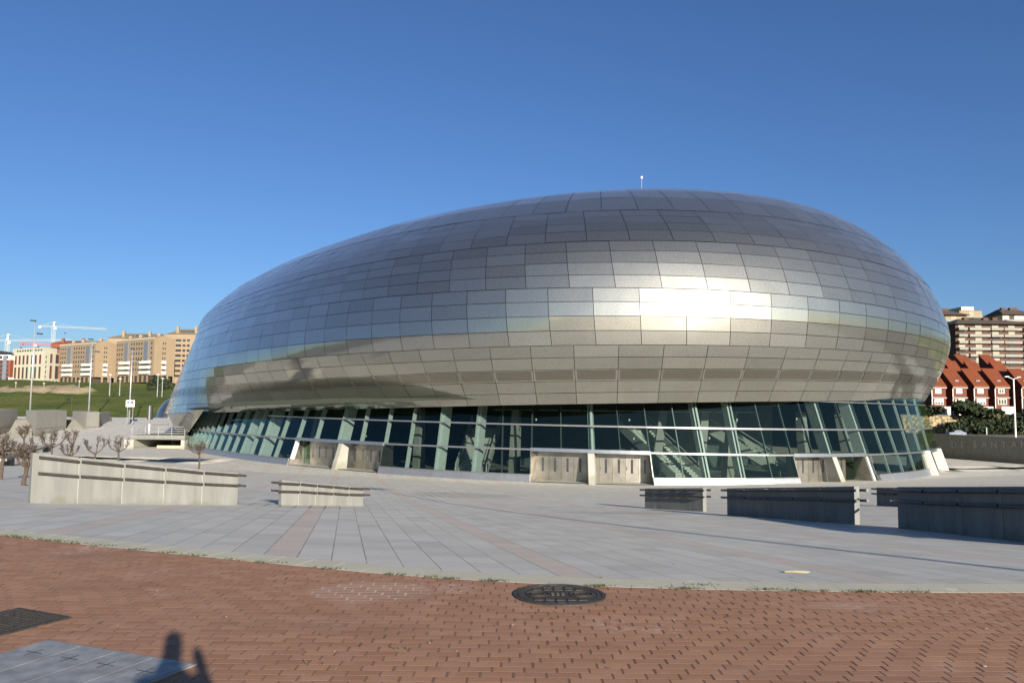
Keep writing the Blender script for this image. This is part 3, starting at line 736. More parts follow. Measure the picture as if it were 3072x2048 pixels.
# ------------------------------------------------------------------ ramp walls with handrails
def ramp_wall(L, Rr, topL, topR, npan, label, raillo=.40, railhi=.08, thick=.14, capend='R', name='ramp_wall', railside=-1):
    """L, Rr: world foot points; topL/topR heights"""
    root = empty(name, tuple(L), label, 'wall', 'concrete ramp walls with double handrails')
    d = (Rr-L); d2 = V((d.x, d.y, 0)); ln = d2.length; t = d2.normalized(); n_ = V((t.y, -t.x, 0))   # n_: towards the camera side
    if n_.y > 0: n_ = -n_
    for k in range(npan):
        u0, u1 = k/npan, (k+1)/npan
        a, b = L.lerp(Rr, u0)+t*.012, L.lerp(Rr, u1)-t*.012; ha, hb = lerp(topL, topR, u0), lerp(topL, topR, u1)
        a = V((a.x, a.y, g(a.x, a.y)-.3)); b = V((b.x, b.y, g(b.x, b.y)-.3))
        fa = V((0, 0, .3+ha)); fb = V((0, 0, .3+hb))
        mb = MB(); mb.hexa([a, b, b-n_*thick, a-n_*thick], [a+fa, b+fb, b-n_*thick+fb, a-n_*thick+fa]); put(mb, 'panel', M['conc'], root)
        if k:
            c = L.lerp(Rr, u0); c = V((c.x, c.y, g(c.x, c.y)-.3)); h = V((0, 0, .3+lerp(topL, topR, u0)-.03)); mb = MB()
            mb.hexa([c-t*.011+n_*(-.01), c+t*.011+n_*(-.01), c+t*.011-n_*(thick-.01), c-t*.011-n_*(thick-.01)], [q+h for q in (c-t*.011+n_*(-.01), c+t*.011+n_*(-.01), c+t*.011-n_*(thick-.01), c-t*.011-n_*(thick-.01))])
            put(mb, 'joint_strip', M['conc_light'], root)
    for fr in (railhi, raillo):
        for sd in (1, -1):
            for k in range(npan):
                u0, u1 = k/npan, (k+1)/npan
                a, b = L.lerp(Rr, u0), L.lerp(Rr, u1)
                off = n_*.075 if sd == 1 else -n_*(thick+.075)
                ext = .16
                pa = V((a.x, a.y, g(a.x, a.y)+lerp(topL, topR, u0)*(1-fr)))+off+t*(.03 if k else (-ext if capend != 'N' else .12)); pb = V((b.x, b.y, g(b.x, b.y)+lerp(topL, topR, u1)*(1-fr)))+off-t*(.03 if k < npan-1 else -ext)
                mb = MB(); mb.tube([pa, pb], .03, 10); r = put(mb, 'handrail', M['rail'], root, smooth=False)
                if sd == 1 and k % 1 == 0:
                    br = MB(); c = pa.lerp(pb, .06); br.tube([c, c-off], .012, 6); c = pa.lerp(pb, .94); br.tube([c, c-off], .012, 6); sub(br, 'bracket', M['rail'], r)
                ex = pa-(pb-pa).normalized()*.006 if k == 0 else pb+(pb-pa).normalized()*.006
                if (k == 0 and capend == 'L') or (k == npan-1 and capend == 'R'):
                    e = MB(); dv = (pb-pa).normalized(); q = pa if k == 0 else pb; sgn = -1 if k == 0 else 1
                    e.tube([q-dv*sgn*.01, q+dv*sgn*.012], .033, 10); sub(e, 'end_cap', M['chrome'], r)
    return root
def gh(px, py): return ground_at(px, py)
def hpx(p, px, pyb, pyt): return (pyb-pyt)/FPX*p.y
W1L, W1R = gh(88, 1508), gh(713, 1514)
ramp_wall(W1L, W1R, 1.06, .80, 5, 'long pale sunlit concrete ramp wall with brown handrails at left, in front of the bare trees', .41, .09, capend='N')
W2L, W2R = gh(842, 1515), gh(1090, 1517)
ramp_wall(W2L, W2R, hpx(W2L, 0, 1515, 1441), hpx(W2R, 0, 1517, 1463), 5, 'short pale sunlit concrete ramp wall standing alone left of centre', .42, .10, thick=.13, capend='X')
W3L, W3R = gh(1934, 1524), gh(2110, 1534)
ramp_wall(W3L, W3R, hpx(W3L, 0, 1524, 1466), hpx(W3R, 0, 1534, 1465), 5, 'smallest complete shaded ramp wall, leftmost of the dark group on the right', .36, .08, capend='R')
W4L, W4R = gh(2181, 1544), gh(2566, 1573)
ramp_wall(W4L, W4R, hpx(W4L, 0, 1544, 1466), hpx(W4R, 0, 1573, 1461), 5, 'shaded blue-grey ramp wall in the middle of the right group with bright rail ends', .36, .09, capend='R')
W5L, W5R = gh(2694, 1583), gh(3330, 1655)
ramp_wall(W5L, W5R, hpx(W5L, 0, 1583, 1463), hpx(W5R, 0, 1655, 1463), 5, 'largest shaded ramp wall, running out of the picture on the right', .37, .10, capend='R')
W6L, W6R = gh(2630, 1516), gh(2760, 1522)
ramp_wall(W6L, W6R, hpx(W6L, 0, 1516, 1463), hpx(W6R, 0, 1522, 1464), 4, 'far shaded ramp wall mostly hidden behind the largest one', .36, .09, capend='X')

# ------------------------------------------------------------------ ironwork in the brick pavement
mh = empty('manhole_cover', (.44, 7.28, 0), 'round dark cast-iron manhole cover set in the red bricks next to the kerb', 'manhole cover')
mb = MB(); R_ = .41
nseg = 56
def ringprof(mb, prof):
    n = len(mb.v)
    for (r, z) in prof:
        for k in range(nseg): mb.v.append((r*cos(2*pi*k/nseg), r*sin(2*pi*k/nseg), z))
    for i in range(len(prof)-1):
        for k in range(nseg): mb.f.append((n+i*nseg+k, n+i*nseg+(k+1) % nseg, n+(i+1)*nseg+(k+1) % nseg, n+(i+1)*nseg+k)); mb.m.append(0)
ringprof(mb, [(R_, .003), (R_-.005, .012), (R_-.035, .012), (R_-.037, .006)]); mb.build('frame', M['iron'], mh)
mb = MB(); ringprof(mb, [(R_-.037, .006), (R_-.042, .005), (R_-.045, .011), (R_-.075, .011), (R_-.077, .006), (.0001, .006)])
for i in range(-3, 4):
    for j in range(-3, 4):
        x, y = i*.095, j*.095
        if math.hypot(x, y) > .31 or (abs(j) <= 1 and abs(i) < 4): continue
        mb.box(x-.035, x+.035, y-.035, y+.035, .0055, .0115)
for cx, r in ((-.19, .085), (.19, .085)):
    pass
mb2 = MB()
for cx in (-.19, .19):
    for rr in (.10, .06):
        mb2.tube([(cx+rr*cos(2*pi*k/24), rr*sin(2*pi*k/24), .009) for k in range(25)], .006, 5)
for k in range(9):
    mb2.box(-.07+.02*(k % 3)*2.2, -.045+.02*(k % 3)*2.2, -.05+.04*(k//3), -.03+.04*(k//3), .0055, .013)
mb.build('lid', M['iron'], mh); mb2.build('raised_pattern', M['iron'], mh)
gr = empty('drain_grate', (-3.76, 6.2, 0), 'rusty square drain grate of dark iron mesh in the bricks at lower left', 'grate', rz=rad(-25))
mb = MB()
for a_, b_, c_, d_ in ((-.31, .31, -.31, -.28), (-.31, .31, .28, .31), (-.31, -.28, -.28, .28), (.28, .31, -.28, .28)): mb.box(a_, b_, c_, d_, .002, .012)
mb.build('frame', M['iron'], gr)
mb = MB(); mb.box(-.28, .28, -.28, .28, .0015, .003); mb.build('pit', M['joint'], gr)
mb = MB()
for i in range(13):
    y = -.26+i*.0433
    off = (.02 if i % 2 else 0)
    mb.box(-.28, .28, y-.006, y+.006, .003, .010)
    for j in range(13):
        x = -.26+j*.043+off
        if x < .27 and i < 12: mb.box(x-.004, x+.004, y+.006, y+.0373, .003, .0095)
mb.build('mesh_bars', M['iron'], gr)
cvp = empty('access_cover', (-3.18, 5.72, 0), 'scratched blue-grey steel access cover of long plates at the lower left corner', 'cover', rz=math.atan2(-.47, 1.18))
for k in range(4):
    mb = MB(); x0 = k*.318; q = .003
    mb.hexa([(x0+q, -1.5, .002), (x0+.318-q, -1.5, .002), (x0+.318-q, 0, .002), (x0+q, 0, .002)], [(x0+q, -1.5, .012), (x0+.318-q, -1.5, .012), (x0+.318-q, 0, .012), (x0+q, 0, .012)])
    pl = mb.build('plate', M['plate'], cvp)
    hm = MB()
    for yy in (-.22, -.95):
        hm.box(x0+.09, x0+.23, yy-.003, yy+.003, .0121, .0135); hm.box(x0+.157, x0+.163, yy-.07, yy+.07, .0122, .0132)
    hm.build('lifting_slot', M['joint'], pl)
mb = MB(); mb.face([(-.01, -1.5, .0025), (1.28, -1.5, .0025), (1.28, .004, .0025), (-.01, .004, .0025)]); mb.build('bed', M['joint'], cvp)
mb = MB()
for a_, b_, c_, d_ in ((-.02, 1.292, 0.004, .024), (-.02, -.001, -1.5, .004), (1.273, 1.292, -1.5, .004)): mb.box(a_, b_, c_, d_, .001, .010)
mb.build('frame', M['plate'], cvp)
# weeds along the kerb
wd = MB()
random.seed(11)
for k in range(90):
    x0 = random.uniform(-7, 6); y0 = yk(x0)-random.uniform(0, .03)
    if random.random() < .35: x0 = random.uniform(-5, 5); y0 = random.uniform(5, 8)
    nb = random.randint(6, 22) if y0 > yk(x0)-.05 else random.randint(2, 5); sp = .05+.05*random.random()
    for j in range(nb):
        bx, by = x0+random.gauss(0, sp), y0+random.gauss(0, .012); an = random.uniform(0, 2*pi); l = random.uniform(.012, .035)
        d = V((cos(an), sin(an), random.uniform(.3, 1.0)))*l; s_ = V((-sin(an), cos(an), 0))*.004; p = V((bx, by, .004))
        wd.face([p-s_, p+s_, p+d*.6+s_*1.3, p+d, p+d*.6-s_*1.3])
tag(wd.build('kerb_weeds', M['weed']), 'small green weeds growing in the joint between kerb and bricks', 'weeds', kind='stuff')
lf = MB()
random.seed(5)
for k in range(170):
    x0 = random.uniform(-7, 7); y0 = random.uniform(4.2, 14) if k % 3 else random.uniform(4.2, 7.4)
    z0 = g(x0, y0)+.004; r_ = random.uniform(.006, .017); a = random.uniform(0, 6.3); q = []
    for j in range(5): q.append((x0+r_*random.uniform(.5, 1.2)*cos(a+j*1.257), y0+r_*random.uniform(.5, 1.2)*sin(a+j*1.257), z0+random.uniform(0, .006)))
    lf.face(q, k % 2)
tag(lf.build('dry_leaf_litter', [plain('dry_leaf', (.12, .085, .04), .8), plain('pale_litter', (.42, .40, .36), .8)]), 'tiny dry leaves and pale specks of litter scattered over the paving', 'litter', kind='stuff')
sp = gh(2390, 1718); mb = MB(); mb.tube([sp+V((-.13, .01, .012)), sp+V((-.02, 0, .016)), sp+V((.08, -.01, .014)), sp+V((.14, .0, .012))], [.008, .013, .012, .006], 6)
o = mb.build('stick', plain('weathered_wood', (.27, .24, .15), .8)); tag(o, 'short pale stick lying on the grey paving close to the kerb', 'stick')

# ------------------------------------------------------------------ pollarded bare trees
def bare_tree(px, py, topy, halfw, label, seed, fork=.45, lobes=5, D=None):
    random.seed(seed)
    p = gh(px, py) if D is None else at(px, py, D)
    p.z = g(p.x, p.y); H = (py-topy)/FPX*p.y; hw = 1.25*halfw/FPX*p.y
    root = empty('bare_tree', tuple(p), label, 'tree', 'small pollarded trees on the plaza')
    tr = MB(); th = H*fork; lean = V((random.gauss(0, .05), random.gauss(0, .04), 0))
    tip_ = V((lean.x, lean.y, th)); tr.tube([(0, 0, -.1), lean*.2+V((0, 0, th*.35)), lean*.7+V((random.gauss(0, .03), 0, th*.7)), tip_], [.085, .07, .062, .07], 8)
    cr = MB()
    for k in range(lobes):
        a = 2*pi*(k+random.uniform(-.25, .25))/lobes; up = random.uniform(.7, 1.)*(H-th)*.72; out = hw*random.uniform(.45, .8)
        if k == 0: out *= .25; up = (H-th)*.75
        e = tip_+V((cos(a)*out, sin(a)*out, up)); m1 = tip_+V((cos(a)*out*.75, sin(a)*out*.75, up*.3)); m2 = tip_+V((cos(a)*out*1.02, sin(a)*out*1.02, up*.65))
        tr.tube([tip_, m1, m2, e], [.05, .037, .028, .02], 6)
        for j in range(21):
            u = random.uniform(.35, 1.)
            q = (m1.lerp(m2, (u-.35)/.3) if u < .65 else m2.lerp(e, (u-.65)/.35))
            b = random.uniform(0, 2*pi); l = random.uniform(.12, .30)*H/3*1.25
            d = V((cos(b)*.9+cos(a)*.35, sin(b)*.9+sin(a)*.35, random.uniform(.15, 1.3))).normalized()*l
            mm = q+d*.5+V((random.gauss(0, .03), random.gauss(0, .03), .02)); ee = q+d+V((random.gauss(0, .02), random.gauss(0, .02), .05))
            cr.tube([q, mm, ee], [.013, .010, .006], 4, cap=False)
            for i in range(3):
                b2 = random.uniform(0, 2*pi); d2 = V((cos(b2), sin(b2), random.uniform(0, 1))).normalized()*l*.5; s0 = q.lerp(ee, random.uniform(.4, 1)); cr.tube([s0, s0+d2*.6, s0+d2+V((0, 0, .03))], [.011, .009, .006], 3, cap=False)
    tr.build('trunk', M['bark'], root); cr.build('crown', M['twig'], root)
    return root
bare_tree(2, 1437, 1300, 34, 'bare pollarded tree cut by the left picture edge, standing in front', 21, .45)
bare_tree(-12, 1400, 1272, 26, 'darker bare tree whose crown shows at the left picture edge behind the front one', 22, .5)
bare_tree(70, 1456, 1304, 34, 'bare pollarded tree right behind the near end of the long ramp wall', 23, .35)
bare_tree(70, 1395, 1269, 19, 'slim bare tree with small high crown above the second front tree', 24, .62, 4)
bare_tree(154, 1400, 1277, 38, 'broad round-crowned bare tree, third trunk along the ramp wall, beside the bench end', 25, .45, 6)
bare_tree(206, 1402, 1315, 34, 'low wide bare tree behind the ramp wall between round tree and forked tree', 26, .38, 6)
bare_tree(217, 1390, 1281, 18, 'narrow tall bare tree rising behind the low wide one', 27, .5, 4)
bare_tree(283, 1402, 1297, 37, 'open forked bare tree with two separate side tufts, fifth along the ramp wall', 28, .38, 4)
bare_tree(355, 1404, 1302, 27, 'neat small bare tree left of the underground parking entrance', 29, .47, 5)
bare_tree(597, 1418, 1317, 27, 'lone bare tree with curved thin trunk in front of the glass base', 30, .55, 5)

# ------------------------------------------------------------------ benches and block walls on the left
def bench(pa, pb, label):
    A, B = gh(*pa), gh(*pb); root = empty('bench', tuple(A), label, 'bench', 'long concrete benches under the trees')
    t = (B-A); t.z = 0; L = t.length; t.normalize(); n_ = V((t.y, -t.x, 0)); z = g(A.x, A.y); A = V((A.x, A.y, z)); B = V((B.x, B.y, z))
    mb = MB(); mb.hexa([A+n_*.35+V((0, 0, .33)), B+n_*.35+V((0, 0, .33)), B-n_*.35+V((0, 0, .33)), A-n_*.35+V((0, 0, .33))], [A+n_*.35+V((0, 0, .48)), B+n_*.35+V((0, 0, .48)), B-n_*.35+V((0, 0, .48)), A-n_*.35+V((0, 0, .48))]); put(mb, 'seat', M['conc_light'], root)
    for u in (.12, .5, .88):
        c = A.lerp(B, u); mb = MB(); h = V((0, 0, .33)); q = [c-t*.9+n_*.22, c+t*.9+n_*.22, c+t*.9-n_*.22, c-t*.9-n_*.22]; q = [V((a.x, a.y, z-.2)) for a in q]
        mb.hexa(q, [V((a.x, a.y, z+.329)) for a in q]); put(mb, 'leg', M['dark'], root)
bench((2, 1397), (152, 1380), 'long concrete bench reaching from the second tree to the round-crowned tree')
bench((-40, 1362), (62, 1352), 'farther concrete bench at the left picture edge')
def block_wall(pa, pc, pb, ytop, zf, label, D0, D1, D2):
    """pa left foot px, pc near corner px, pb right foot px; box with two visible faces"""
    C = at(pc[0], pc[1], D0); A = at(pa, pc[1], D1); B = at(pb, pc[1], D2)
    zt = at(pc[0], ytop, D0).z; Dd = A+B-C
    base = [V((p.x, p.y, zf)) for p in (C, B, Dd, A)]; top = [V((p.x, p.y, zt)) for p in (C, B, Dd, A)]
    root = empty('terrace_wall', tuple(base[0]), label, 'wall', 'concrete block walls beside the steps')
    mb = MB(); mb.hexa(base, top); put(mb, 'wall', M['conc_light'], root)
    sm = MB(); n_ = V(((B-C).y, -(B-C).x, 0)).normalized()*.012
    zc = lerp(zf, zt, .42); sm.hexa([V((C.x, C.y, zc))+n_, V((B.x, B.y, zc))+n_, V((B.x, B.y, zc)), V((C.x, C.y, zc))], [V((p.x, p.y, zc+.05))+o_ for p, o_ in ((C, n_), (B, n_), (B, V()), (C, V()))]); put(sm, 'joint_line', M['joint'], root)
    return base, top
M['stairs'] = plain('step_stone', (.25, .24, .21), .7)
M['riser'] = plain('shaded_riser', (.135, .13, .115), .8)  # riser colour darkened in place of shade, so the treads stand out
def steps(A, B, A2, B2, z0, z1, label, nst=12):
    P = [at(px, 1300, D) for px, D in (A, B, A2, B2)]; root = empty('steps', (P[0].x, P[0].y, z0), label, 'steps', 'pale stone steps between the block walls'); mb = MB()
    back = (P[3]-P[1]); back.z = 0; back = back.normalized()*6
    for k in range(nst):
        a, b = P[0].lerp(P[2], k/nst), P[1].lerp(P[3], k/nst); e = P[2]+back, P[3]+back; zt_ = z0+(z1-z0)*(k+1)/nst; zb_ = z0-1 if k == 0 else zt_-(z1-z0)/nst
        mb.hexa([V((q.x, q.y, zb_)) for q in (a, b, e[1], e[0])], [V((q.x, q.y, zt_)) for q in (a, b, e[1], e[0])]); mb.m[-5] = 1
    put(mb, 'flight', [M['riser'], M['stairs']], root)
block_wall(-150, (-90, 1355), 46, 1231, -4.1, 'leftmost grey block wall cut by the picture edge', 106, 110, 125)
block_wall(72, (104, 1343), 195, 1232, -4.1, 'tall grey concrete block wall between the two flights of steps', 115, 123.5, 127)
block_wall(213, (256, 1328), 294, 1235, -4.1, 'grey concrete block wall right of the upper steps with a dark bin beside it', 126.5, 135.5, 130)
block_wall(285, (294.5, 1300), 328, 1238, -4.1, 'low far end of the grey block walls tapering towards the street', 130.5, 132, 143)
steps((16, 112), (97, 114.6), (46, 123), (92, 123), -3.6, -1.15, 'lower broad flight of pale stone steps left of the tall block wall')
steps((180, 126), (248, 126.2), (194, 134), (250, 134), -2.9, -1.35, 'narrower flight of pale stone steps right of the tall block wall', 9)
M['stairs'] = plain('step_stone', (.25, .24, .21), .7)
for (px, py, yt, hw, lab) in ((297, 1281, 1250, 3.5, 'dark slim litter bin against the right end of the block walls'), (330, 1263, 1247, 3, 'small dark litter bin farther along the block wall')):
    p = gh(px, py); h = (py-yt)/FPX*p.y; r = hw/FPX*p.y; ro = empty('litter_bin', tuple(p), lab, 'bin', 'dark litter bins by the block walls')
    mb = MB(); mb.tube([(0, 0, 0), (0, 0, h*.85)], [r, r*1.05], 10); mb.build('body', M['dark'], ro); mb = MB(); mb.tube([(0, 0, h*.85), (0, 0, h*.92), (0, 0, h)], [r*1.12, r*1.12, r*.5], 10); mb.build('lid', M['dark'], ro)

# parking entrance under the plaza
P0 = at(396, 1345, 101); P1 = at(548, 1347, 101)
pk = empty('parking_entrance', (P0.x, 101, -4.06), 'concrete underground parking entrance with steel railing on its roof', 'parking entrance')
mb = MB(); zt = at(460, 1305, 101).z; zo = at(460, 1318, 101).z
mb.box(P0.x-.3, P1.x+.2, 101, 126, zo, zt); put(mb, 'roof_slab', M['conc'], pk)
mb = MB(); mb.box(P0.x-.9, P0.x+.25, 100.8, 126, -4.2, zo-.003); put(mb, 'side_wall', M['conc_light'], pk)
mb = MB(); mb.box(P1.x-.3, P1.x+.15, 101.1, 119, -4.2, zo-.003); put(mb, 'side_wall', M['conc_light'], pk)
mb = MB(); mb.box(P0.x+.25, P1.x-.3, 112, 112.4, -6, zo-.003); mb.box(P0.x+2.2, P1.x-.3, 103, 103.3, -5.0, -3.75); put(mb, 'inner_wall', plain('ochre_wall', (.42, .36, .24), .8), pk)
mb = MB(); mb.hexa([(P0.x+.25, 101, -4.3), (P1.x-.3, 101, -4.3), (P1.x-.3, 112, -5.6), (P0.x+.25, 112, -5.6)], [(P0.x+.25, 101, -4.1), (P1.x-.3, 101, -4.1), (P1.x-.3, 112, -5.4), (P0.x+.25, 112, -5.4)]); put(mb, 'ramp_floor', M['asphalt'], pk)
rl = MB(); x0, x1 = P0.x-.2, P1.x+.1
for k in range(4):
    z = zt+.28+k*.26; rl.tube([(x0, 101.2, z), (x1, 101.2, z)], .035 if k < 3 else .05, 6)
    rl.tube([(x0, 101.2, z), (x0, 112, z)], .03, 6)
for k in range(5): xx = lerp(x0, x1, k/4); rl.tube([(xx, 101.2, zt), (xx, 101.2, zt+1.08)], .04, 6)
put(rl, 'railing', M['pole'], pk)

# ------------------------------------------------------------------ lamp posts, signs, cars
def lamp_post(p, H, heads, label, r=.09, hs=1.3, grp='tall street lamps behind the plaza'):
    ro = empty('street_lamp', tuple(p), label, 'street lamp', grp)
    mb = MB(); mb.tube([(0, 0, -.3), (0, 0, H*.5), (0, 0, H)], [r, r*.8, r*.55], 10); mb.build('pole', M['pole'], ro, smooth=True)
    for (z, sx) in heads:
        mb = MB(); mb.tube([(0, 0, z-.12), (sx*.7, 0, z)], .04, 6)
        ar = mb.build('arm', M['pole'], ro); hb = MB(); cx = sx*.95
        hb.hexa([(cx-hs/2, -.22, z-.02), (cx+hs/2, -.22, z-.10), (cx+hs/2, .22, z-.10), (cx-hs/2, .22, z-.02)], [(cx-hs*.45, -.18, z+.22), (cx+hs*.45, -.18, z+.14), (cx+hs*.45, .18, z+.14), (cx-hs*.45, .18, z+.22)])
        hb.build('lamp_head', M['lamp'], ro)
    return ro
def lamp_px(px, D, zf, ytop, heads, label, **kw):
    p = at(px, 1200, D); p.z = zf; H = at(px, ytop, D).z-zf; return lamp_post(p, H, [(H+a, b) for a, b in heads], label, **kw)
lamp_px(92, 136, -1.0, 966, [(0.2, -.35), (-2.0, .95)], 'tallest street lamp on the left, with two dark heads at different heights', r=.15, hs=.85)
lamp_px(268, 145, -1.0, 1020, [(0.1, -.3), (-2.1, 1.0)], 'second tall street lamp in front of the brick-coloured flats, with two heads', r=.15, hs=.75)
lamp_px(390, 136, -1.5, 1046, [(0.0, .0), (-1.95, 1.25)], 'tall street lamp behind the white parking sign', r=.14, hs=.6)
for i, (px, yb, yt, lab) in enumerate(((328, 1190, 1125, 'short slim lamp on the embankment in front of the first tan block'), (358, 1192, 1137, 'thin lamp on the far slope between the second and third tall lamps'), (471, 1200, 1124, 'left one of two slim lamps beside the arena nose'), (485, 1203, 1136, 'right one of two slim lamps beside the arena nose'), (131, 1168, 1150, 'small lamp with bright base near the road on the hillside'), (47, 1163, 1148, 'small lamp in front of the white flats'), (237, 1160, 1144, 'tiny lamp in front of the tan block arcade'))):
    D = 250 if yt < 1140 else 330
    p = at(px, yb, D); H = (yb-yt)/FPX*D; ro = empty('street_lamp', tuple(p), lab, 'street lamp', 'slim lamps on the far embankment'); mb = MB(); mb.tube([(0, 0, -1.5), (0, 0, H)], [.16, .11], 6); mb.build('pole', M['pole'], ro); mb = MB(); mb.tube([(0, 0, H), (0, 0, H+.25)], [.5, .35], 8); mb.build('lamp_head', M['white'], ro)
p = at(213, 1245, 140); ro = empty('post', (p.x, p.y, -1.2), 'thin dark post sticking up behind the block wall', 'post'); mb = MB(); mb.tube([(0, 0, 0), (0, 0, 3.9)], .07, 6); mb.build('shaft', M['dark'], ro)
# parking / no-stopping sign
p = at(389, 1250, 134); sg = empty('parking_sign', (p.x, p.y, -1.9), 'white double traffic sign with blue square and red no-stopping disc on two posts', 'sign')
zc = at(389, 1209, 134).z+1.9; mb = MB(); mb.box(-.72, .72, -.03, .03, zc-.6, zc+.5); mb.build('board', M['white'], sg)
mb = MB(); mb.tube([(-.45, .06, 0), (-.45, .06, zc)], .04, 6); mb.build('post', M['pole'], sg); mb = MB(); mb.tube([(.45, .06, 0), (.45, .06, zc)], .04, 6); mb.build('post', M['pole'], sg)
mb = MB(); mb.box(-.50, -.17, -.045, -.032, zc-.05, zc+.32); mb.build('blue_symbol', plain('sign_blue', (.05, .12, .45), .4), sg)
mb = MB(); mb.tube([(.33, -.047, zc+.12), (.33, -.033, zc+.12)], .24, 20); rd = mb.build('red_disc', plain('sign_red', (.55, .03, .03), .4), sg)
mb = MB(); mb.tube([(.33, -.052, zc+.12), (.33, -.048, zc+.12)], .16, 20); mb.build('blue_centre', plain('sign_deep_blue', (.06, .06, .30), .4), rd)
mb = MB(); mb.box(-.5, -.2, -.045, -.032, zc-.45, zc-.38); mb.box(.12, .5, -.045, -.032, zc-.45, zc-.38); mb.build('plate_text', M['dark'], sg)
p = gh(449, 1258); tt_ = empty('traffic_totem', tuple(p), 'narrow black and grey totem sign standing left of the parked car', 'totem'); k = p.y/FPX
mb = MB(); mb.box(-7*k, -1.5*k, -.2, .2, 0, 40*k); mb.build('dark_panel', M['dark'], tt_); mb = MB(); mb.box(-1.45*k, 2*k, -.25, .25, 0, 41*k); mb.build('grey_panel', M['pole'], tt_); mb = MB(); mb.box(2.05*k, 7*k, -.2, .2, 0, 40*k); mb.build('dark_panel', M['dark'], tt_)
p = gh(447, 1312) if False else at(447, 1300, 104); bl = empty('floodlight_box', (p.x, p.y, zt), 'small bright box on the parking entrance roof behind the railing', 'box'); mb = MB(); mb.tube([(0, 0, 0), (0, 0, 1.3)], .12, 8); mb.build('shaft', M['white'], bl); mb = MB(); mb.tube([(0, 0, 1.3), (0, 0, 1.42)], [.16, .1], 8); mb.build('cap', M['pole'], bl)

def car(p, rz, c, label, name='parked_car'):
    ro = empty(name, tuple(p), label, 'car', None, rz)
    prof = [(-2.1, .35), (-2.12, .75), (-1.95, .92), (-1.55, .98), (-.95, 1.40), (.45, 1.42), (1.05, .98), (1.95, .85), (2.12, .62), (2.1, .32)]
    mb = MB(); n = len(prof)
    for sy in (-1, 1):
        for (x, z) in prof: mb.v.append((x, sy*(.84 if z < 1.0 else .68), z))
    mb.f.append(tuple(range(n))); mb.m.append(0); mb.f.append(tuple(reversed(range(n, 2*n)))); mb.m.append(0)
    for i in range(n): j = (i+1) % n; mb.f.append((i, i+n, j+n, j)); mb.m.append(0)
    mb.build('body', plain('car_paint_'+name+label[:4], c, .25, .4), ro)
    for sy in (-1, 1):
        w_ = MB(); y = sy*.765; w_.face([(-1.3, sy*.80, 1.03), (.8, sy*.80, 1.03), (.4, sy*.70, 1.34), (-.9, sy*.70, 1.34)]); w_.build('side_window', M['darkglass'], ro)
    w_ = MB(); w_.face([(.52, -.62, 1.40), (1.04, -.76, 1.02), (1.04, .76, 1.02), (.52, .62, 1.40)]); ws = w_.build('windscreen', M['darkglass'], ro); 
    for v in ws.data.vertices: v.co.z += .02; v.co.x += .02
    for x in (-1.35, 1.35):
        for sy in (-1, 1):
            w_ = MB(); w_.tube([(x, sy*.66, .32), (x, sy*.87, .32)], .32, 16); wh = w_.build('wheel', M['dark'], ro); w_ = MB(); w_.tube([(x, sy*.865, .32), (x, sy*.885, .32)], .19, 12); w_.build('rim', M['alu'], wh)
    for sy in (-1, 1):
        w_ = MB(); w_.box(2.05, 2.13, sy*.62-.15, sy*.62+.15, .6, .74); w_.build('headlight', M['white'], ro)
    return ro
p = gh(476, 1249); car(p+V((0, 4, .02)), rad(-20), (.10, .13, .18), 'dark blue car parked at the foot of the grass bank by the arena nose')

# ------------------------------------------------------------------ retaining wall with raised letters, right
A = at(2760, 1380, 102.5); B = at(3250, 1396, 83.0); A.z = B.z = -4.06
zt = at(2920, 1309, 91).z
rw = empty('retaining_wall', tuple(A), 'long dark grey concrete retaining wall with raised capital letters at right', 'wall')
t = (B-A).normalized(); n_ = V((t.y, -t.x, 0)); A = A-t*14
for k in range(9):
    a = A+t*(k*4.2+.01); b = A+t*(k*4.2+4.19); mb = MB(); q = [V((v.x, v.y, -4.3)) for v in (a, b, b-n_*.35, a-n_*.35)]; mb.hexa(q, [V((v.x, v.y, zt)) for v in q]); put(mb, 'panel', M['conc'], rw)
fc = plain('letter_concrete', (.30, .29, .28), .8)
for ch, px in (('D', 2863), ('E', 2889), ('S', 2926), ('A', 2954), ('N', 2983), ('T', 3013), ('A', 3044), ('N', 3074)):
    cu = bpy.data.curves.new('letter', 'FONT'); cu.body = ch; cu.size = 1.05; cu.extrude = .04; cu.align_x = 'CENTER'
    tmp = bpy.data.objects.new('letter', cu); dg = bpy.context.evaluated_depsgraph_get(); col.objects.link(tmp); dg.update(); me = bpy.data.meshes.new_from_object(tmp.evaluated_get(dg)); bpy.data.objects.remove(tmp)
    me.materials.clear(); me.materials.append(fc); o = bpy.data.objects.new('letter', me); col.objects.link(o); o.parent = rw
    d = ray(px, 1340); 
    # hit of the pixel's ray with the wall plane
    s = (A-EYE).dot(n_)/d.dot(n_); h = EYE+d*s+n_*.04; h.z = at(px, 1343, h.y).z
    o.location = h-rw.location; o.rotation_euler = (pi/2, 0, math.atan2(t.y, t.x))
# pole, hedges, far wall
p = at(3047, 1305, 118); ro = empty('flag_lamp', (p.x, p.y, -4.06), 'tall white lamp pole with small arms rising behind the retaining wall at right', 'street lamp')
H = at(3047, 1137, 118).z+4.06; mb = MB(); mb.tube([(0, 0, 0), (0, 0, H)], [.13, .09], 8); mb.build('pole', M['white'], ro); mb = MB(); mb.tube([(-.9, 0, H+.35), (0, 0, H), (.9, 0, H+.3)], .05, 6); mb.box(-1.3, -.7, -.15, .15, H+.3, H+.42); mb.box(.5, 1.0, -.15, .15, H+.25, H+.37); mb.build('arm', M['white'], ro)

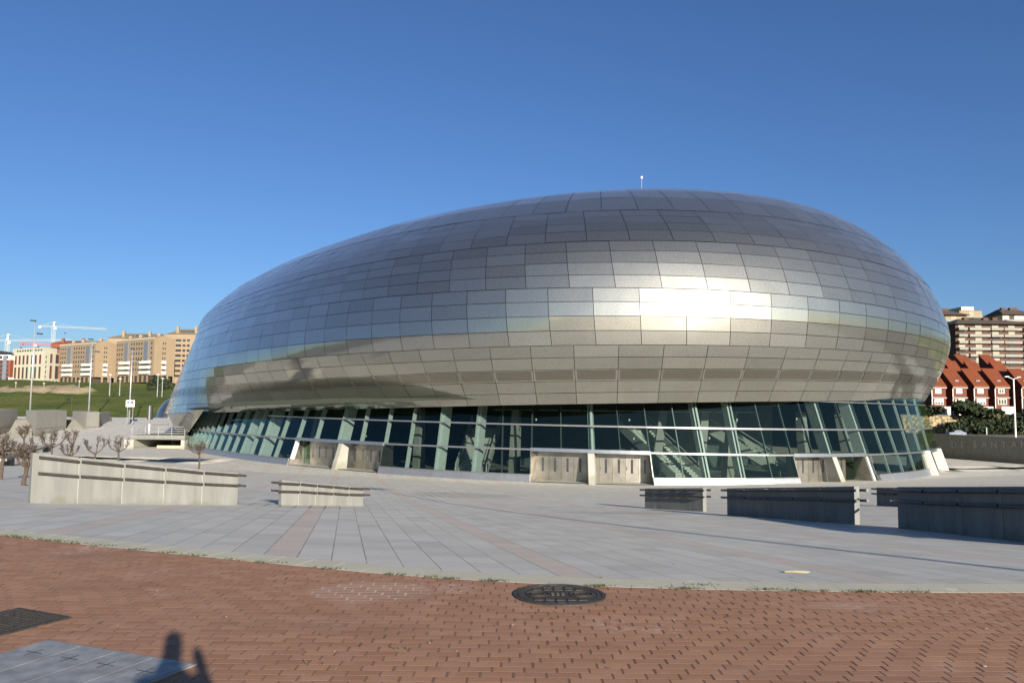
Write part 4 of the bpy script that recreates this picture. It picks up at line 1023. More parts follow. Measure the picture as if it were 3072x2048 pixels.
# ------------------------------------------------------------------ foliage
def leafball(mb, c, rx, ry, rz, n, s, seed=0):
    for k in range(n):
        while True:
            q = V((random.uniform(-1, 1), random.uniform(-1, 1), random.uniform(-1, 1)))
            if q.length < 1: break
        l = q.length; q = q*(.55+.45*l)/max(l, .2) if l > .2 else q
        nz = .75+.5*noise.noise(V((c[0]+q.x*2, c[1]+q.y*2, c[2]+q.z*2)))
        p = V((c[0]+q.x*rx*nz, c[1]+q.y*ry*nz, c[2]+q.z*rz*nz))
        a = V((random.gauss(0, 1), random.gauss(0, 1), random.gauss(0, 1))).normalized(); b = a.cross(V((random.gauss(0, 1), random.gauss(0, 1), random.gauss(0, 1)))).normalized(); ss = s*random.uniform(.6, 1.3)
        mb.face([p-a*ss-b*ss*.5, p+a*ss*.2-b*ss*.8, p+a*ss, p+b*ss*.7])
M['leaf_dark'] = plain('dark_foliage', (.016, .027, .009), .8, 0., .5, .8); M['leaf'] = plain('green_foliage', (.05, .085, .02), .8, 0., .4, .8); M['leaf_brown'] = plain('brown_green_foliage', (.075, .075, .03), .8, 0., .4, .8)
def bush(p, rx, rz, label, mat='leaf_dark', trunk=.0, name='shrub', cat='shrub', grp=None, n=None, s=.35, lumps=5):
    ro = empty(name, tuple(p), label, cat, grp); mb = MB(); n = n or 900
    for k in range(lumps):
        a = random.uniform(0, 2*pi); r = rx*.45*(k > 0); leafball(mb, (cos(a)*r, sin(a)*r*.7, trunk+rz*random.uniform(.8, 1.15)), rx*random.uniform(.45, .65), rx*random.uniform(.5, .7), rz*random.uniform(.6, .95), n//lumps, s)
    mb.build('crown' if trunk or name == 'tree' else 'foliage', M[mat], ro)
    tb = MB(); tb.tube([(0, 0, -.3), (.05, 0, trunk*.6+rz*.3), (0, 0, trunk+rz)], [.2, .14, .05], 7)
    for k in range(4): a = k*1.6; tb.tube([(0, 0, trunk+rz*.3), (cos(a)*rx*.4, sin(a)*rx*.4, trunk+rz)], [.09, .03], 5)
    tb.build('trunk', M['bark'], ro); return ro
random.seed(3)
R_B = [(2802, 1243, 205, 3.0, 2.4, 'small dark round tree beside the white terrace walls, nearest to the arena', 'leaf_dark'),
       (2905, 1248, 204, 4.6, 4.4, 'tall dark conifer-like tree in front of the second red house', 'leaf_dark'),
       (2935, 1250, 205, 4.0, 2.6, 'dark green bush right of the tall dark tree under the third red house', 'leaf_dark'),
       (2965, 1252, 203, 4.0, 3.0, 'broad dark shrub below the white garden awning', 'leaf_dark'),
       (3000, 1262, 202, 4.6, 2.6, 'brownish shrub above the stone wall near the lamp pole', 'leaf_brown'),
       (3040, 1268, 202, 5.0, 2.8, 'wide dark shrub left of the lamp pole', 'leaf_dark'), (3075, 1262, 203, 5.0, 2.8, 'dark shrub at the right picture edge above the road', 'leaf_dark')]
for px, py, D, rx, rz, lab, mt in R_B:
    p = at(px, py, D); bush(p, rx, rz*(.5 if 'tall' in lab or 'round' in lab else .36), lab, mt, name='tree' if 'tree' in lab else 'shrub', cat='tree' if 'tree' in lab else 'shrub', n=1400, s=.42)
# trailing hedge along the road, one mass
hd = MB()
for k in range(40):
    px = 2850+k*7.5; p = at(px, 1294, 199+random.uniform(-1, 1)); leafball(hd, (p.x, p.y, p.z+random.uniform(0, 2.6)), 1.8, 1.4, 1.7 if px > 2900 else .9, 130, .33)
tag(hd.build('hedge', M['leaf_dark']), 'dark overgrown hedge mass along the road below the red houses', 'hedge', kind='stuff')
# stone garden wall below the houses
A = at(2700, 1290, 206.5); B = at(3140, 1298, 206.5); zt = at(2800, 1247, 206.5).z
sw = empty('stone_wall', (A.x, A.y, -4.2), 'ochre rubble-stone retaining wall below the red terraced houses', 'wall'); b = NB('rubble_stone'); vo = b.n('ShaderNodeTexVoronoi'); vo.inputs['Scale'].default_value = 1.4; b.l(b.pos(), vo.inputs[0])
M['rubble'] = b.out(b.mix(b.ramp(vo.outputs[0], .2, .7), (.34, .27, .15), (.10, .08, .055)), .9)
mb = MB(); mb.box(A.x, B.x, A.y, A.y+.8, -4.3, zt); put(mb, 'masonry', M['rubble'], sw); mb = MB(); mb.box(A.x, B.x, A.y-.1, A.y+.9, zt+.002, zt+.25); put(mb, 'coping', M['dark'], sw)
p = at(2868, 1301, 196); car(V((p.x, p.y, p.z-.5)), rad(184), (.16, .19, .25), 'grey-blue car driving behind the retaining wall at right', name='passing_car')
mb = MB(); mb.box(62, 260, 186, 202, -4.2, -4.03); tag(mb.build('road', M['asphalt']), kind='structure')
mb = MB(); mb.tube([(0, 0, 0), (0, 0, 1.7)], .1, 6); p = at(2960, 1298, 197); o = mb.build('marker_post', M['white'], loc=None); o.location = (p.x, p.y, p.z-.4); tag(o, 'short white marker post by the hedge', 'post')

# ------------------------------------------------------------------ far buildings
def face_frame(C, E): 
    t = V((E.x-C.x, E.y-C.y, 0)); L = t.length; t.normalize(); n_ = V((t.y, -t.x, 0))
    return t, L, n_
class Block:
    def __init__(s, name, pc, pl, pr, yb, yt, label, wallmat, cat='apartment block', grp=None, zb=None):
        # pc=(px,D) near corner, pl, pr the other ends
        s.C = at(pc[0], yb, pc[1]); s.L = at(pl[0], yb, pl[1]); s.R = at(pr[0], yb, pr[1])
        s.zb = s.C.z if zb is None else zb; s.zt = at(pc[0], yt, pc[1]).z
        for p in (s.C, s.L, s.R): p.z = s.zb
        s.D = s.L+s.R-s.C; s.D.z = s.zb
        s.root = empty(name, tuple(s.C), label, cat, grp); s.H = s.zt-s.zb
    def body(s, mat, z0=0, z1=None, name='wall', ins=0.):
        z1 = s.H if z1 is None else z1; mb = MB(); c = (s.C+s.D)/2
        q = [p+(c-p).normalized()*ins for p in (s.C, s.R, s.D, s.L)]
        mb.hexa([V((p.x, p.y, s.zb+z0)) for p in q], [V((p.x, p.y, s.zb+z1)) for p in q]); return put(mb, name, mat, s.root)
    def rect(s, face, u0, u1, z0, z1, mat, name='window', proud=.12, depth=None, build=True, zabs=False):
        C, E = (s.C, s.L) if face == 'L' else (s.C, s.R); t = V((E.x-C.x, E.y-C.y, 0)); n_ = V((-t.y, t.x, 0)).normalized() if face == 'L' else V((t.y, -t.x, 0)).normalized()
        if n_.y > 0 : n_ = -n_
        a, b = C+t*u0, C+t*u1; H = 1 if zabs else s.H; mb = MB(); q = [a+n_*proud, b+n_*proud, b-n_*.1, a-n_*.1]
        if face == 'L': q = [q[1], q[0], q[3], q[2]]
        mb.hexa([V((p.x, p.y, s.zb+z0*H)) for p in q], [V((p.x, p.y, s.zb+z1*H)) for p in q]); return put(mb, name, mat, s.root) if build else mb
M['tan'] = plain('tan_brick', (.235, .178, .118), .85, 0., .05, .2); M['greybay'] = plain('grey_bay_glass', (.12, .14, .17), .25); M['tile'] = plain('brown_roof', (.17, .14, .10), .8); M['redtile'] = plain('red_roof_tile', (.27, .075, .03), .8, 0., .15, .3)
M['cream'] = plain('cream_render', (.42, .41, .33), .8, 0., .04, .2); M['redwall'] = plain('red_brick_wall', (.18, .05, .03), .85, 0., .12, .4)
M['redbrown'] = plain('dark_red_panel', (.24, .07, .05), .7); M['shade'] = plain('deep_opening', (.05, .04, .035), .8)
def tan_block(pc, pl, pr, yb, yt, label, roof=True, cols=None):
    B = Block('apartment_block', pc, pl, pr, yb, yt, label, None, grp='tan brick apartment blocks on the hill')
    B.body(M['tan'], z0=B.H*.13)
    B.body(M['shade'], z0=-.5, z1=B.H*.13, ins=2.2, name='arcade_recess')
    for f, n in (('L', 9), ('R', 4)):
        for k in range(n):
            u = k/(n-1)*.93+.01; B.rect(f, u, u+(.045 if f == 'L' else .10), -.02, .13, M['tan'], 'pillar', proud=-.02) if k else None
    zs_ = [.905, .79, .675, .555, .43, .30, .19]
    for z in zs_[:6]:
        for u in (.05, .30, .365, .43, .50, .565, .82, .885, .945): 
            if z < .5 and (.25 < u < .36): continue
            B.rect('L', u, u+.026, z-.045, z+.01, M['darkglass'], 'window')
    for z in zs_[:4]:
        for u in (.40, .50): B.rect('R', u, u+.04, z-.045, z+.01, M['darkglass'], 'window')
    for u in (.14, .66): B.rect('L', u, u+.10, .50, .93, M['greybay'], 'glazed_bay', proud=.5)
    for z in (.17, .29, .41):
        for u in (.08, .62): B.rect('L', u, u+.24, z, z+.07, M['white'], 'balcony', proud=1.2)
        B.rect('R', .38, .57, z, z+.07, M['white'], 'balcony', proud=.5)
    for z in (.25, .37):
        for u in (.08, .62): B.rect('L', u+.01, u+.23, z, z+.045, M['darkglass'], 'window', proud=.1)
        B.rect('R', .40, .55, z, z+.045, M['darkglass'], 'window', proud=.1)
    B.rect('L', 0, 1, .985, 1.012, M['cream'], 'parapet', proud=.15)
    if roof:
        c = [B.C, B.R, B.D, B.L]; zt = B.zt; m1 = B.C.lerp(B.R, .5); m2 = B.L.lerp(B.D, .5); hh = 1.8
        mb = MB(); top = [V((p.x, p.y, zt)) for p in c]; r1 = V((m1.x, m1.y, zt+hh)); r2 = V((m2.x, m2.y, zt+hh))
        mb.face([top[0], r1, r2, top[3]]); mb.face([top[1], top[2], r2, r1]); mb.face([top[0], top[1], r1]); mb.face([top[3], r2, top[2]]); rf = put(mb, 'roof', [M['tan']], B.root)
        for u, v in ((.15, .5), (.6, .45), (.9, .5)):
            p = B.C.lerp(B.L, u).lerp(B.R.lerp(B.D, u), v); mb = MB(); mb.box(p.x-.8, p.x+.8, p.y-.8, p.y+.8, zt, zt+3.0); ch = sub(mb, 'chimney', M['tan'], rf)
    return B
B1 = tan_block((282, 440), (174, 462), (345, 452), 1146, 1028, 'first tan brick block with white balcony bands, right of the white flats')
B2 = tan_block((458, 425), (344, 448), (521, 437), 1143, 1013, 'second tan brick block with white balcony bands, behind the third tall lamp')
# taller wings behind
def wing(pl, pr, D, yb, yt, yr, label, mat='tan', roofm='tile', gable=.25):
    A = at(pl, yb, D); B = at(pr, yb, D); zt = at((pl+pr)/2, yt, D).z; zr = at((pl+pr)/2, yr, D).z
    ro = empty('apartment_block', tuple(A), label, 'apartment block', 'tan brick apartment blocks on the hill' if mat == 'tan' else None)
    mb = MB(); mb.box(A.x, B.x, D, D+16, A.z-2, zt); wl_ = put(mb, 'wall', M[mat], ro)
    w_ = B.x-A.x; mb = MB(); a, b_, c, d = (A.x-.3, D-.5, zt+.02), (B.x+.3, D-.5, zt+.02), (B.x+.3, D+16.5, zt+.02), (A.x-.3, D+16.5, zt+.02); r1 = (A.x+w_*gable, D+8, zr); r2 = (B.x-w_*.04, D+8, zr)
    mb.face([a, b_, r2, r1]); mb.face([c, d, r1, r2]); mb.face([d, a, r1]); mb.face([b_, c, r2]); mb.face([a, d, c, b_]); rf = put(mb, 'roof', M[roofm], ro)
    for u in (.28, .8):
        x = A.x+w_*u; mb = MB(); mb.box(x-.7, x+.7, D+1, D+2.4, zt, zr+1.0); sub(mb, 'chimney', M[mat], rf)
    for u in (.4, .55, .7): x = A.x+w_*u; mb = MB(); zz = lerp(zt, zr, .45); mb.box(x-1.2, x+1.2, D+2.4, D+3.6, zz-.6, zz+.45); sub(mb, 'skylight', M['darkglass'], rf)
    return ro, A, B, zt
def wing_windows(w_, D, rows, cols_, z0, dz, mat='darkglass', ww=.8, hh=1.3):
    ro, A, B, zt = w_
    for r in range(rows):
        for c in cols_:
            x = lerp(A.x, B.x, c); z = zt-z0-r*dz; mb = MB(); mb.box(x-ww, x+ww, D-.12, D+.1, z-hh, z); put(mb, 'window', M[mat], ro)
w1 = wing(318, 470, 475, 1146, 1014, 997, 'tallest tan block with long brown pitched roof, behind the second one'); wing_windows(w1, 475, 1, (.04, .09, .93, .97), 3.5, 3.)
w2 = wing(494, 600, 470, 1160, 1002, 983, 'tan block with brown roof partly hidden by the nose of the arena'); wing_windows(w2, 470, 8, (.06, .12, .20, .30, .38, .5, .62), 3.0, 2.95)
for r in range(3):
    mb = MB(); z = w2[3]-12.5-r*2.95*1.0; x = lerp(w2[1].x, w2[2].x, .27); mb.box(w2[1].x+.2, w2[1].x+3.2, 468.9, 470.2, z-1.3, z); put(mb, 'balcony', M['white'], w2[0])
w3 = wing(146, 262, 500, 1150, 1030, 1019, 'red-roofed apartment block peeping above the first tan block', 'redwall', 'redtile', .12); wing_windows(w3, 500, 1, (.06, .14, .22), 2.5, 3., ww=1.1)
# white flats
W = Block('apartment_block', (131, 455), (14, 478), (178, 468), 1141, 1057, 'cream white flats with tall dark window slots, left of the tan blocks', None)
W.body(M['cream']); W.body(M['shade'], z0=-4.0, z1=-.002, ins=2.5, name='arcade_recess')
for k in range(9): W.rect('L', k/8*.95, k/8*.95+.035, -.2, -.001, M['cream'], 'pillar', proud=-.02)
for k in range(5): W.rect('R', k/4*.9, k/4*.9+.08, -.2, -.001, M['cream'], 'pillar', proud=-.02)
for u in (.10, .21, .30, .42, .52, .62, .72, .82, .91):
    for z0_, z1_ in ((.08, .50), (.60, .93)):
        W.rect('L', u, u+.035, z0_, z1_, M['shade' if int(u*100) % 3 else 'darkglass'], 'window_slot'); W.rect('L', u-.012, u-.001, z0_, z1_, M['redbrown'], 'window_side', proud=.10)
for u in (.33, .68): 
    for z0_, z1_ in ((.08, .55), (.64, .97)): W.rect('R', u, u+(.07 if u < .5 else .16), z0_, z1_, M['shade'], 'window_slot'); W.rect('R', u+(.07 if u < .5 else .16)+.001, u+(.07 if u < .5 else .16)+.07, z0_, z1_, M['redbrown'], 'window_side', proud=.10)
for z in (.1, .27, .45, .62, .8): W.rect('R', .05, .09, z, z+.09, M['darkglass'], 'window')
mb = MB(); c_ = [W.C.lerp(W.D, .07), W.R.lerp(W.L, .07), W.D.lerp(W.C, .1), W.L.lerp(W.R, .12)]; mb.hexa([V((p.x, p.y, W.zt+.01)) for p in c_], [V((p.x, p.y, W.zt+3.2)) for p in c_]); pn = put(mb, 'penthouse', M['cream'], W.root)
for k in range(10):
    u = .06+k*.085; a = c_[0].lerp(c_[3], u); mb = MB(); mb.box(a.x-.5, a.x+.5, a.y-.3, a.y+.3, W.zt+1.2, W.zt+2.2); sub(mb, 'window', M['darkglass'], pn)
for k in range(3):
    mb = MB(); a = W.C.lerp(W.D, .3+.15*k); mb.box(a.x-.6, a.x+.6, a.y-.6, a.y+.6, W.zt+3.2, W.zt+4.0); sub(mb, 'chimney', M['dark'], pn)
# far left red and white block
A = at(-40, 1140, 470); B = at(28, 1140, 470); ro = empty('apartment_block', (A.x, A.y, A.z), 'red brick flats with white top storey at the left picture edge', 'apartment block')
za, zb_, zc_, zd_ = at(0, 1163, 470).z, at(0, 1131, 470).z, at(0, 1079, 470).z, at(0, 1063, 470).z
mb = MB(); mb.box(A.x, B.x, 470, 486, za-6, zb_-.003); put(mb, 'ground_storey', M['white'], ro); mb = MB(); mb.box(A.x, B.x, 470.02, 486, zb_, zc_-.003); put(mb, 'wall', M['redwall'], ro); mb = MB(); mb.box(A.x, B.x, 470, 486, zc_, zd_); put(mb, 'top_storey', M['white'], ro)
mb = MB(); mb.hexa([(A.x-.5, 469.5, zd_+.01), (B.x+.5, 469.5, zd_+.01), (B.x+.5, 486.5, zd_+.01), (A.x-.5, 486.5, zd_+.01)], [(A.x+3, 474, zd_+2.5), (B.x-3, 474, zd_+1.4), (B.x-3, 482, zd_+1.4), (A.x+3, 482, zd_+2.5)]); put(mb, 'roof', M['dark'], ro)
for r in range(6):
    for px in (2, 20):
        p = at(px, 1071 if r == 0 else 1072+r*12.6, 470); mb = MB(); mb.box(p.x-1, p.x+1, 469.86, 470.1, p.z-1, p.z+.8); put(mb, 'window', M['darkglass'], ro)
p0 = at(11, 1130, 470); mb = MB(); mb.box(p0.x-.9, p0.x+1.3, 469.8, 470.1, zb_-3, zd_-.5); put(mb, 'glazed_bay', M['greybay'], ro)
# dark evergreen clump in front of the second tan block, and a hillside road
p = at(470, 1176, 330); bush(p+V((0, 0, -1)), 5.0, 4.2, 'dark evergreen tree at the right foot of the second tan block', 'leaf_dark', name='tree', cat='tree', n=2600, s=.55, lumps=8)
p = at(500, 1180, 330); bush(p+V((0, 0, -1.5)), 7., 3.0, 'low dark evergreen shrub between the dark tree and the arena', 'leaf_dark', n=2200, s=.5, lumps=8)
rd = MB(); pr = None
for k in range(27):
    px = -60+k*9; py = 1163.5 if px < 100 else 1163.5+(px-100)*.27
    D = 345 if px < 100 else 345-(px-100)*.45
    a = at(px, py, D); b = at(px, py+2.2, D-7); zz = max(a.z, gt(a.x, a.y)+.8)
    cur = (V((a.x, a.y, a.z+.35)), V((b.x, b.y, a.z+.25)), V((b.x, b.y, b.z-5)), V((a.x, a.y, a.z-5)))
    if pr: rd.face([pr[1], cur[1], cur[0], pr[0]]); rd.face([pr[2], cur[2], cur[1], pr[1]]); rd.face([pr[0], cur[0], cur[3], pr[3]])
    pr = cur
tag(rd.build('hillside_road', plain('pale_road', (.30, .29, .27), .9)), kind='structure')

# cranes
M['crane'] = plain('crane_paint', (.36, .37, .37), .6)
def crane(px, D, yb, yjib, ytop, pjl, pjr, label, mat, yjr=None):
    A = at(px, yb, D); k = D/FPX; ro = empty('tower_crane', tuple(A), label, 'crane', 'tower cranes on the skyline'); H = (yb-yjib)*k; T = (yb-ytop)*k
    def lattice(mb, p, q, w_, bays, r, horiz=False):
        p = V(p); q = V(q); d = (q-p)
        o_ = [V((-w_, -w_, 0)), V((w_, -w_, 0)), V((w_, w_, 0)), V((-w_, w_, 0))] if not horiz else [V((0, -w_, -w_)), V((0, w_, -w_)), V((0, 0, w_))]
        for c in o_: mb.tube([p+c, q+c], r, 4)
        n = len(o_)
        for b in range(bays):
            for i in range(n): mb.tube([p+d*(b/bays)+o_[i], p+d*((b+1)/bays)+o_[(i+1) % n]], r*.7, 3)
    mb = MB(); lattice(mb, (0, 0, -4), (0, 0, H), .9, 16, .14); mb.build('tower', mat, ro)
    mb = MB(); mb.tube([(0, 0, H), (0, 0, T-.8)], [1.1, .4], 4); mb.box(-.4, 1.6, -.5, .5, T-.9, T); mb.build('tower_head', mat, ro)
    yjr = yjr or yjib
    mb = MB(); lattice(mb, ((pjr-px)*k, 0, (yb-yjr)*k), (1, 0, H), .6, 30, .10, True); mb.build('jib', mat, ro)
    mb = MB(); lattice(mb, (-1, 0, H), ((pjl-px)*k, 0, H), .45, 8, .12, True); mb.box((pjl-px)*k, (pjl-px)*k+2.4, -.8, .8, H-1.3, H+.4); mb.build('counter_jib', mat, ro)
    mb = MB(); mb.tube([(.5, 0, T-.3), ((pjl-px)*k+2, 0, H+.6)], .13, 4); mb.tube([(.5, 0, T-.3), ((pjr-px)*k*.35, 0, lerp(H, (yb-yjr)*k, .35)+.8)], .06, 4); mb.build('tie', mat, ro)
    mb = MB(); mb.box(.9, 2.6, -1.4, -.2, H-2.4, H-.5); mb.build('cab', M['white'], ro)
    mb = MB(); hx = (pjr-px)*k*.22; mb.tube([(hx, 0, H-.8), (hx, 0, H-4.5)], .07, 4); mb.box(hx-.5, hx+.5, -.4, .4, H-5.2, H-4.5); mb.build('hook', M['dark'], ro)
crane(152, 620, 1150, 979, 964, 107, 311, 'big white tower crane with long jib above the red-roofed block', M['crane'], 985)
crane(15, 560, 1150, 1021, 1001, -60, 205, 'white tower crane at the left picture edge, its jib crossing behind the lamp', M['crane'], 1018)
crane(96, 700, 1150, 1031, 1018, 54, 160, 'red and white striped tower crane low behind the white flats', plain('crane_red', (.42, .08, .10), .6), 1034)

# ------------------------------------------------------------------ red terraced houses and balcony blocks, right
M['roofred'] = plain('terracotta_roof', (.14, .034, .011), .8, 0., .10, .5); M['facered'] = plain('red_brick_facade', (.11, .034, .020), .85, 0., .12, .6)
M['fascia'] = plain('house_fascia', (.26, .25, .23), .7)
def terrace_house(px, D, label, w_px=42):
    A = at(px, 1238, D); w_ = w_px/FPX*D; z0 = A.z-1.5; ze = at(px, 1161, D).z
    ro = empty('terraced_house', tuple(A), label, 'house', 'red brick terraced houses on the right hill')
    mb = MB(); mb.box(A.x, A.x+w_, D, D+10, z0, ze); wl_ = put(mb, 'wall', M['facered'], ro)
    def slab(x0, x1, y0, z0_, y1, z1_, nm='roof'):
        mb = MB(); mb.hexa([(x0, y0, z0_), (x1, y0, z0_), (x1, y1, z1_), (x0, y1, z1_)], [(x0, y0, z0_+.35), (x1, y0, z0_+.35), (x1, y1, z1_+.35), (x0, y1, z1_+.35)]); return put(mb, nm, M['roofred'], ro)
    zr = ze+(1161-1105)/FPX*D
    rf = slab(A.x-.1, A.x+w_+.1, D-.4, ze+.02, D+6, zr)
    mb = MB(); mb.hexa([(A.x, D+.1, ze-.2), (A.x+w_, D+.1, ze-.2), (A.x+w_, D+6, ze-.2), (A.x, D+6, ze-.2)], [(A.x, D+.2, ze), (A.x+w_, D+.2, ze), (A.x+w_, D+6, zr-.02), (A.x, D+6, zr-.02)]); put(mb, 'gable_wall', M['facered'], ro)
    # second, higher step set back and aside
    x2 = A.x-w_*.38; ze2 = ze+(1161-1128)/FPX*D; zr2 = ze+(1161-1078)/FPX*D
    mb = MB(); mb.box(x2, x2+w_*.85, D+7, D+15, z0, ze2); put(mb, 'upper_wall', M['facered'], ro); slab(x2-.1, x2+w_*.85+.1, D+6.8, ze2+.02, D+12, zr2)
    mb = MB(); mb.hexa([(x2, D+7.1, ze2-.2), (x2+w_*.85, D+7.1, ze2-.2), (x2+w_*.85, D+12, ze2-.2), (x2, D+12, ze2-.2)], [(x2, D+7.2, ze2), (x2+w_*.85, D+7.2, ze2), (x2+w_*.85, D+12, zr2-.02), (x2, D+12, zr2-.02)]); put(mb, 'gable_wall', M['facered'], ro)
    x3 = x2+w_*.30; ze3 = ze+(1161-1097)/FPX*D; zr3 = ze+(1161-1053)/FPX*D
    mb = MB(); mb.box(x3, x3+w_*.85, D+13.5, D+21, z0, ze3); put(mb, 'upper_wall', M['facered'], ro); slab(x3-.1, x3+w_*.85+.1, D+13.3, ze3+.02, D+19, zr3)
    mb = MB(); mb.hexa([(x3, D+13.6, ze3-.2), (x3+w_*.85, D+13.6, ze3-.2), (x3+w_*.85, D+19, ze3-.2), (x3, D+19, ze3-.2)], [(x3, D+13.7, ze3), (x3+w_*.85, D+13.7, ze3), (x3+w_*.85, D+19, zr3-.02), (x3, D+19, zr3-.02)]); put(mb, 'gable_wall', M['facered'], ro)
    for (xx, ww, yy, zz) in ((A.x, w_, D-.45, ze-.02), (A.x, w_, D-.25, at(px, 1191, D).z), (x2, w_*.85, D+6.7, ze2-.02), (x3, w_*.85, D+13.2, ze3-.02)):
        mb = MB(); mb.box(xx-.12, xx+ww+.12, yy, yy+.24, zz-.3, zz); put(mb, 'fascia', M['fascia'], ro)
    # windows
    za, zb2 = at(px, 1180, D).z, at(px, 1166, D).z; c = A.x+w_*.5; mb = MB(); mb.box(c-.95, c+.65, D-.08, D+.1, za, zb2); f = put(mb, 'window', M['white'], ro)
    if px in (2987,): mb = MB(); mb.box(c-.75, c-.25, D-.10, D-.081, za+.15, zb2-.15); mb.box(c-.05, c+.45, D-.10, D-.081, za+.15, zb2-.15); sub(mb, 'pane', M['darkglass'], f)
    za, zb2 = at(px, 1213, D).z, at(px, 1196, D).z; mb = MB(); mb.box(c-1.2, c+1.2, D-.08, D+.1, za, zb2); f = put(mb, 'window', M['white'], ro)
    mb = MB(); 
    for q in range(3): mb.box(c-1.05+q*.75, c-.45+q*.75, D-.10, D-.081, za+.12, za+(zb2-za)*(.45 if px != 2987 else .9)); 
    sub(mb, 'pane', M['darkglass'], f)
    for (xs_, D_, z_) in ((x2+w_*.35, D+8, ze2+.9), (x3+w_*.4, D+15, ze3+1.), (A.x+w_*.5, D+1.5, ze+1.3)):
        if (px+int(D_)) % 3 == 0 and False: continue
        sl_ = MB(); zz = z_; sl_.box(xs_-.5, xs_+.5, D_-.35, D_+.6, zz-.35, zz+.65); f = sub(sl_, 'dormer', M['greybay'], rf)
    # front terrace
    mb = MB(); mb.box(A.x+w_*.05, A.x+w_*.95, D-2.5, D-2.2, z0-1, at(px, 1219, D).z); put(mb, 'terrace_wall', M['white'], ro)
    dp = MB(); dp.box(A.x-.12, A.x+.06, D-.2, D-.02, z0, ze-.3); put(dp, 'downpipe', M['white'], ro)
hl = ['red brick terraced house nearest to the arena, half hidden behind it', 'second red terraced house from the arena, behind the tall dark tree', 'third red terraced house with blinds down, centre of the row', 'fourth red terraced house with open white windows, left of the lamp pole', 'fifth red terraced house cut by the right picture edge']
for i, px in enumerate((2797, 2860, 2924, 2987, 3067)): terrace_house(px, 215+i*1.0, hl[i])
# balcony slab block behind
def balcony_block(pl, pr, D, ytop, ybot, floors, label, segs, roof=True, wallm=None):
    A = at(pl, ybot, D); B = at(pr, ybot, D); zt = at(pl, ytop, D).z; ro = empty('apartment_block', tuple(A), label, 'apartment block', 'apartment blocks on the right hill'); k = D/FPX
    mb = MB(); mb.box(A.x, B.x, D, D+18, A.z-6, zt); put(mb, 'wall', wallm or M['facade_brown'], ro)
    dz = (zt-A.z)/floors
    for f in range(floors):
        z = zt-dz*(f+1)+.3
        for (a, b, pr_) in segs:
            x0, x1 = lerp(A.x, B.x, a), lerp(A.x, B.x, b); mb = MB(); mb.box(x0, x1, D-1.4-pr_, D-.01, z-.15, z+.95); put(mb, 'balcony', M['balc'], ro)
        for j, (a, b, pr_) in enumerate(segs):
            n = max(1, int((b-a)*(B.x-A.x)/5.5))
            for q in range(n):
                xc = lerp(lerp(A.x, B.x, a), lerp(A.x, B.x, b), (q+.5)/n); lit = random.random() < .6
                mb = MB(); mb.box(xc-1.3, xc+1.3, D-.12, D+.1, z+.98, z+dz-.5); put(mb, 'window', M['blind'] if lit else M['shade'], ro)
    if roof:
        mb = MB(); w_ = B.x-A.x; q = [(A.x-1, D-2, zt+.02), (B.x+1, D-2, zt+.02), (B.x+1, D+20, zt+.02), (A.x-1, D+20, zt+.02)]
        mb.hexa(q, [(A.x+w_*.18, D+8, zt+22*k), (B.x-w_*.3, D+8, zt+22*k), (B.x-w_*.3, D+10, zt+22*k), (A.x+w_*.18, D+10, zt+22*k)]); rf = put(mb, 'roof', M['darkroof'], ro)
        for u in (.25, .5, .62): x = lerp(A.x, B.x, u); mb = MB(); mb.box(x-1, x+1, D+6, D+8, zt+6*k, zt+26*k); sub(mb, 'chimney', M['facade_brown'], rf)
    return ro
M['blind'] = plain('window_blind', (.26, .235, .175), .8); M['balc'] = plain('balcony_render', (.20, .197, .185), .8, 0., .1, .3); M['facade_brown'] = plain('brown_facade', (.075, .04, .025), .85); M['darkroof'] = plain('dark_roof', (.07, .055, .045), .8); M['facade_ochre'] = plain('ochre_facade', (.22, .18, .11), .85)
balcony_block(2872, 3110, 330, 972, 1170, 10, 'long brown apartment block with pale balcony bands, behind the red houses', [(.02, .13, .3), (.16, .42, 0), (.43, .58, .4), (.6, .82, 0), (.84, 1., .6)])
balcony_block(2800, 2905, 375, 945, 1115, 8, 'ochre apartment tower with dark roof left of the long brown block', [(.3, .95, .3)], wallm=M['facade_ochre'])
ro = balcony_block(2880, 2948, 430, 932, 1000, 3, 'pale apartment tower with rooftop antenna at the back', [(.1, .95, .3)], roof=False, wallm=M['facade_ochre'])
p = at(2900, 918, 432); mb = MB(); k = 430/FPX; mb.box(p.x-20*k, p.x+18*k, 431, 445, p.z-14*k, p.z-3*k); put(mb, 'penthouse', M['cream'], ro); mb = MB(); mb.tube([(p.x, 433, p.z-3*k), (p.x, 433, p.z+12*k)], .12, 5); put(mb, 'antenna', M['dark'], ro)
balcony_block(3010, 3110, 420, 944, 1010, 3, 'dark-roofed apartment block on the hilltop at the right picture edge', [(.05, .95, .3)], wallm=M['cream'])

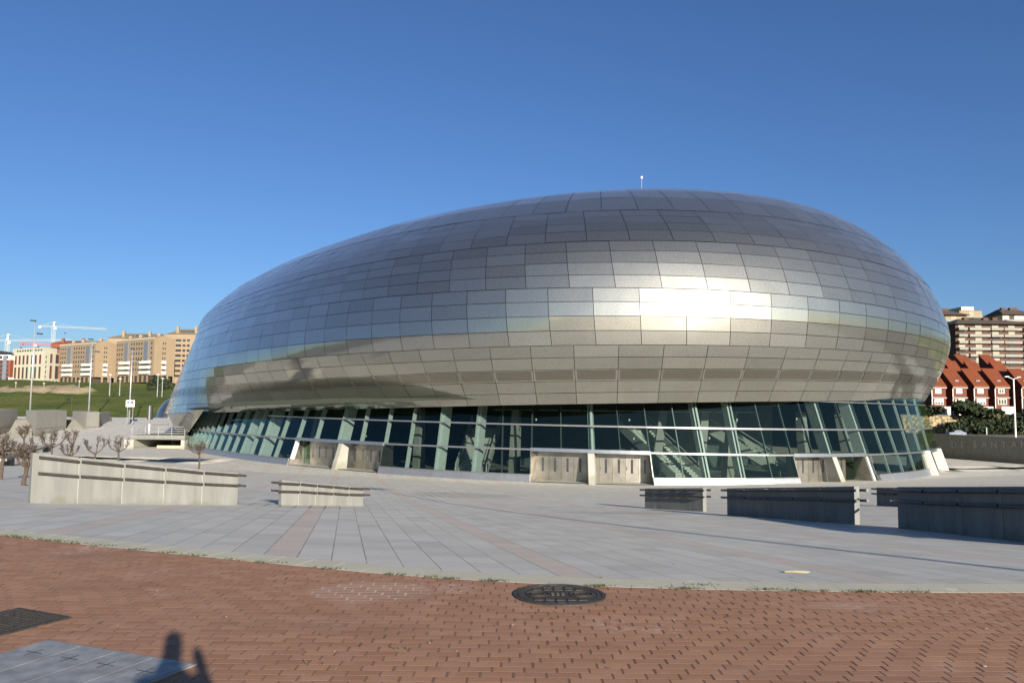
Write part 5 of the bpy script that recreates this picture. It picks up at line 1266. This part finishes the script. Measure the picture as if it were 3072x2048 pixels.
# lamp post behind the camera: its long shadow crosses the plaza
lamp_post(V((11.3, -4.0, 0)), 10.2, [(10.1, -.4), (10.1, .4)], 'tall street lamp standing behind the viewpoint to the right, casting the long thin shadow', r=.08, hs=.7, grp=None)

# ------------------------------------------------------------------ the photographer, whose shadow falls on the bricks
def skin_body(name, joints, bones, parent, mat, loc=(0, 0, 0)):
    me = bpy.data.meshes.new(name); me.from_pydata([j[0] for j in joints], bones, []); o = bpy.data.objects.new(name, me); col.objects.link(o); o.parent = parent; o.location = loc
    md = o.modifiers.new('skin', 'SKIN'); md.use_smooth_shade = True
    if not me.skin_vertices: 
        bpy.context.view_layer.objects.active = o
    for i, j in enumerate(joints): me.skin_vertices[0].data[i].radius = (j[1], j[1] if len(j) < 3 else j[2])
    me.skin_vertices[0].data[0].use_root = True
    sb = o.modifiers.new('sub', 'SUBSURF'); sb.levels = 1; sb.render_levels = 1
    me.materials.append(mat); return o
ps = empty('person', (0.10, -.26, 0), 'person in dark jacket standing behind the viewpoint, photographing with raised arms', 'person', rz=0)
J = [((0, 0, .95), .15, .11), ((0, 0, 1.2), .15, .10), ((0, 0, 1.40), .17, .10), ((0, 0, 1.50), .055), ((0, .02, 1.60), .075, .08), ((0, .02, 1.72), .06),
     ((-.19, 0, 1.41), .055), ((-.22, .10, 1.19), .045), ((-.08, .20, 1.56), .033), ((.19, 0, 1.41), .055), ((.22, .10, 1.19), .045), ((.08, .20, 1.56), .033),
     ((-.10, 0, .86), .09), ((-.12, .01, .48), .062), ((-.13, -.02, .09), .042), ((-.13, .13, .04), .035), ((.10, 0, .86), .09), ((.12, .01, .48), .062), ((.13, -.02, .09), .042), ((.13, .13, .04), .035)]
Bn = [(0, 1), (1, 2), (2, 3), (3, 4), (4, 5), (2, 6), (6, 7), (7, 8), (2, 9), (9, 10), (10, 11), (0, 12), (12, 13), (13, 14), (14, 15), (0, 16), (16, 17), (17, 18), (18, 19)]
J = [((j[0][0], j[0][1], j[0][2]*1.03),)+tuple(j[1:]) for j in J]
skin_body('body', J, Bn, ps, plain('jacket_cloth', (.06, .065, .08), .9))
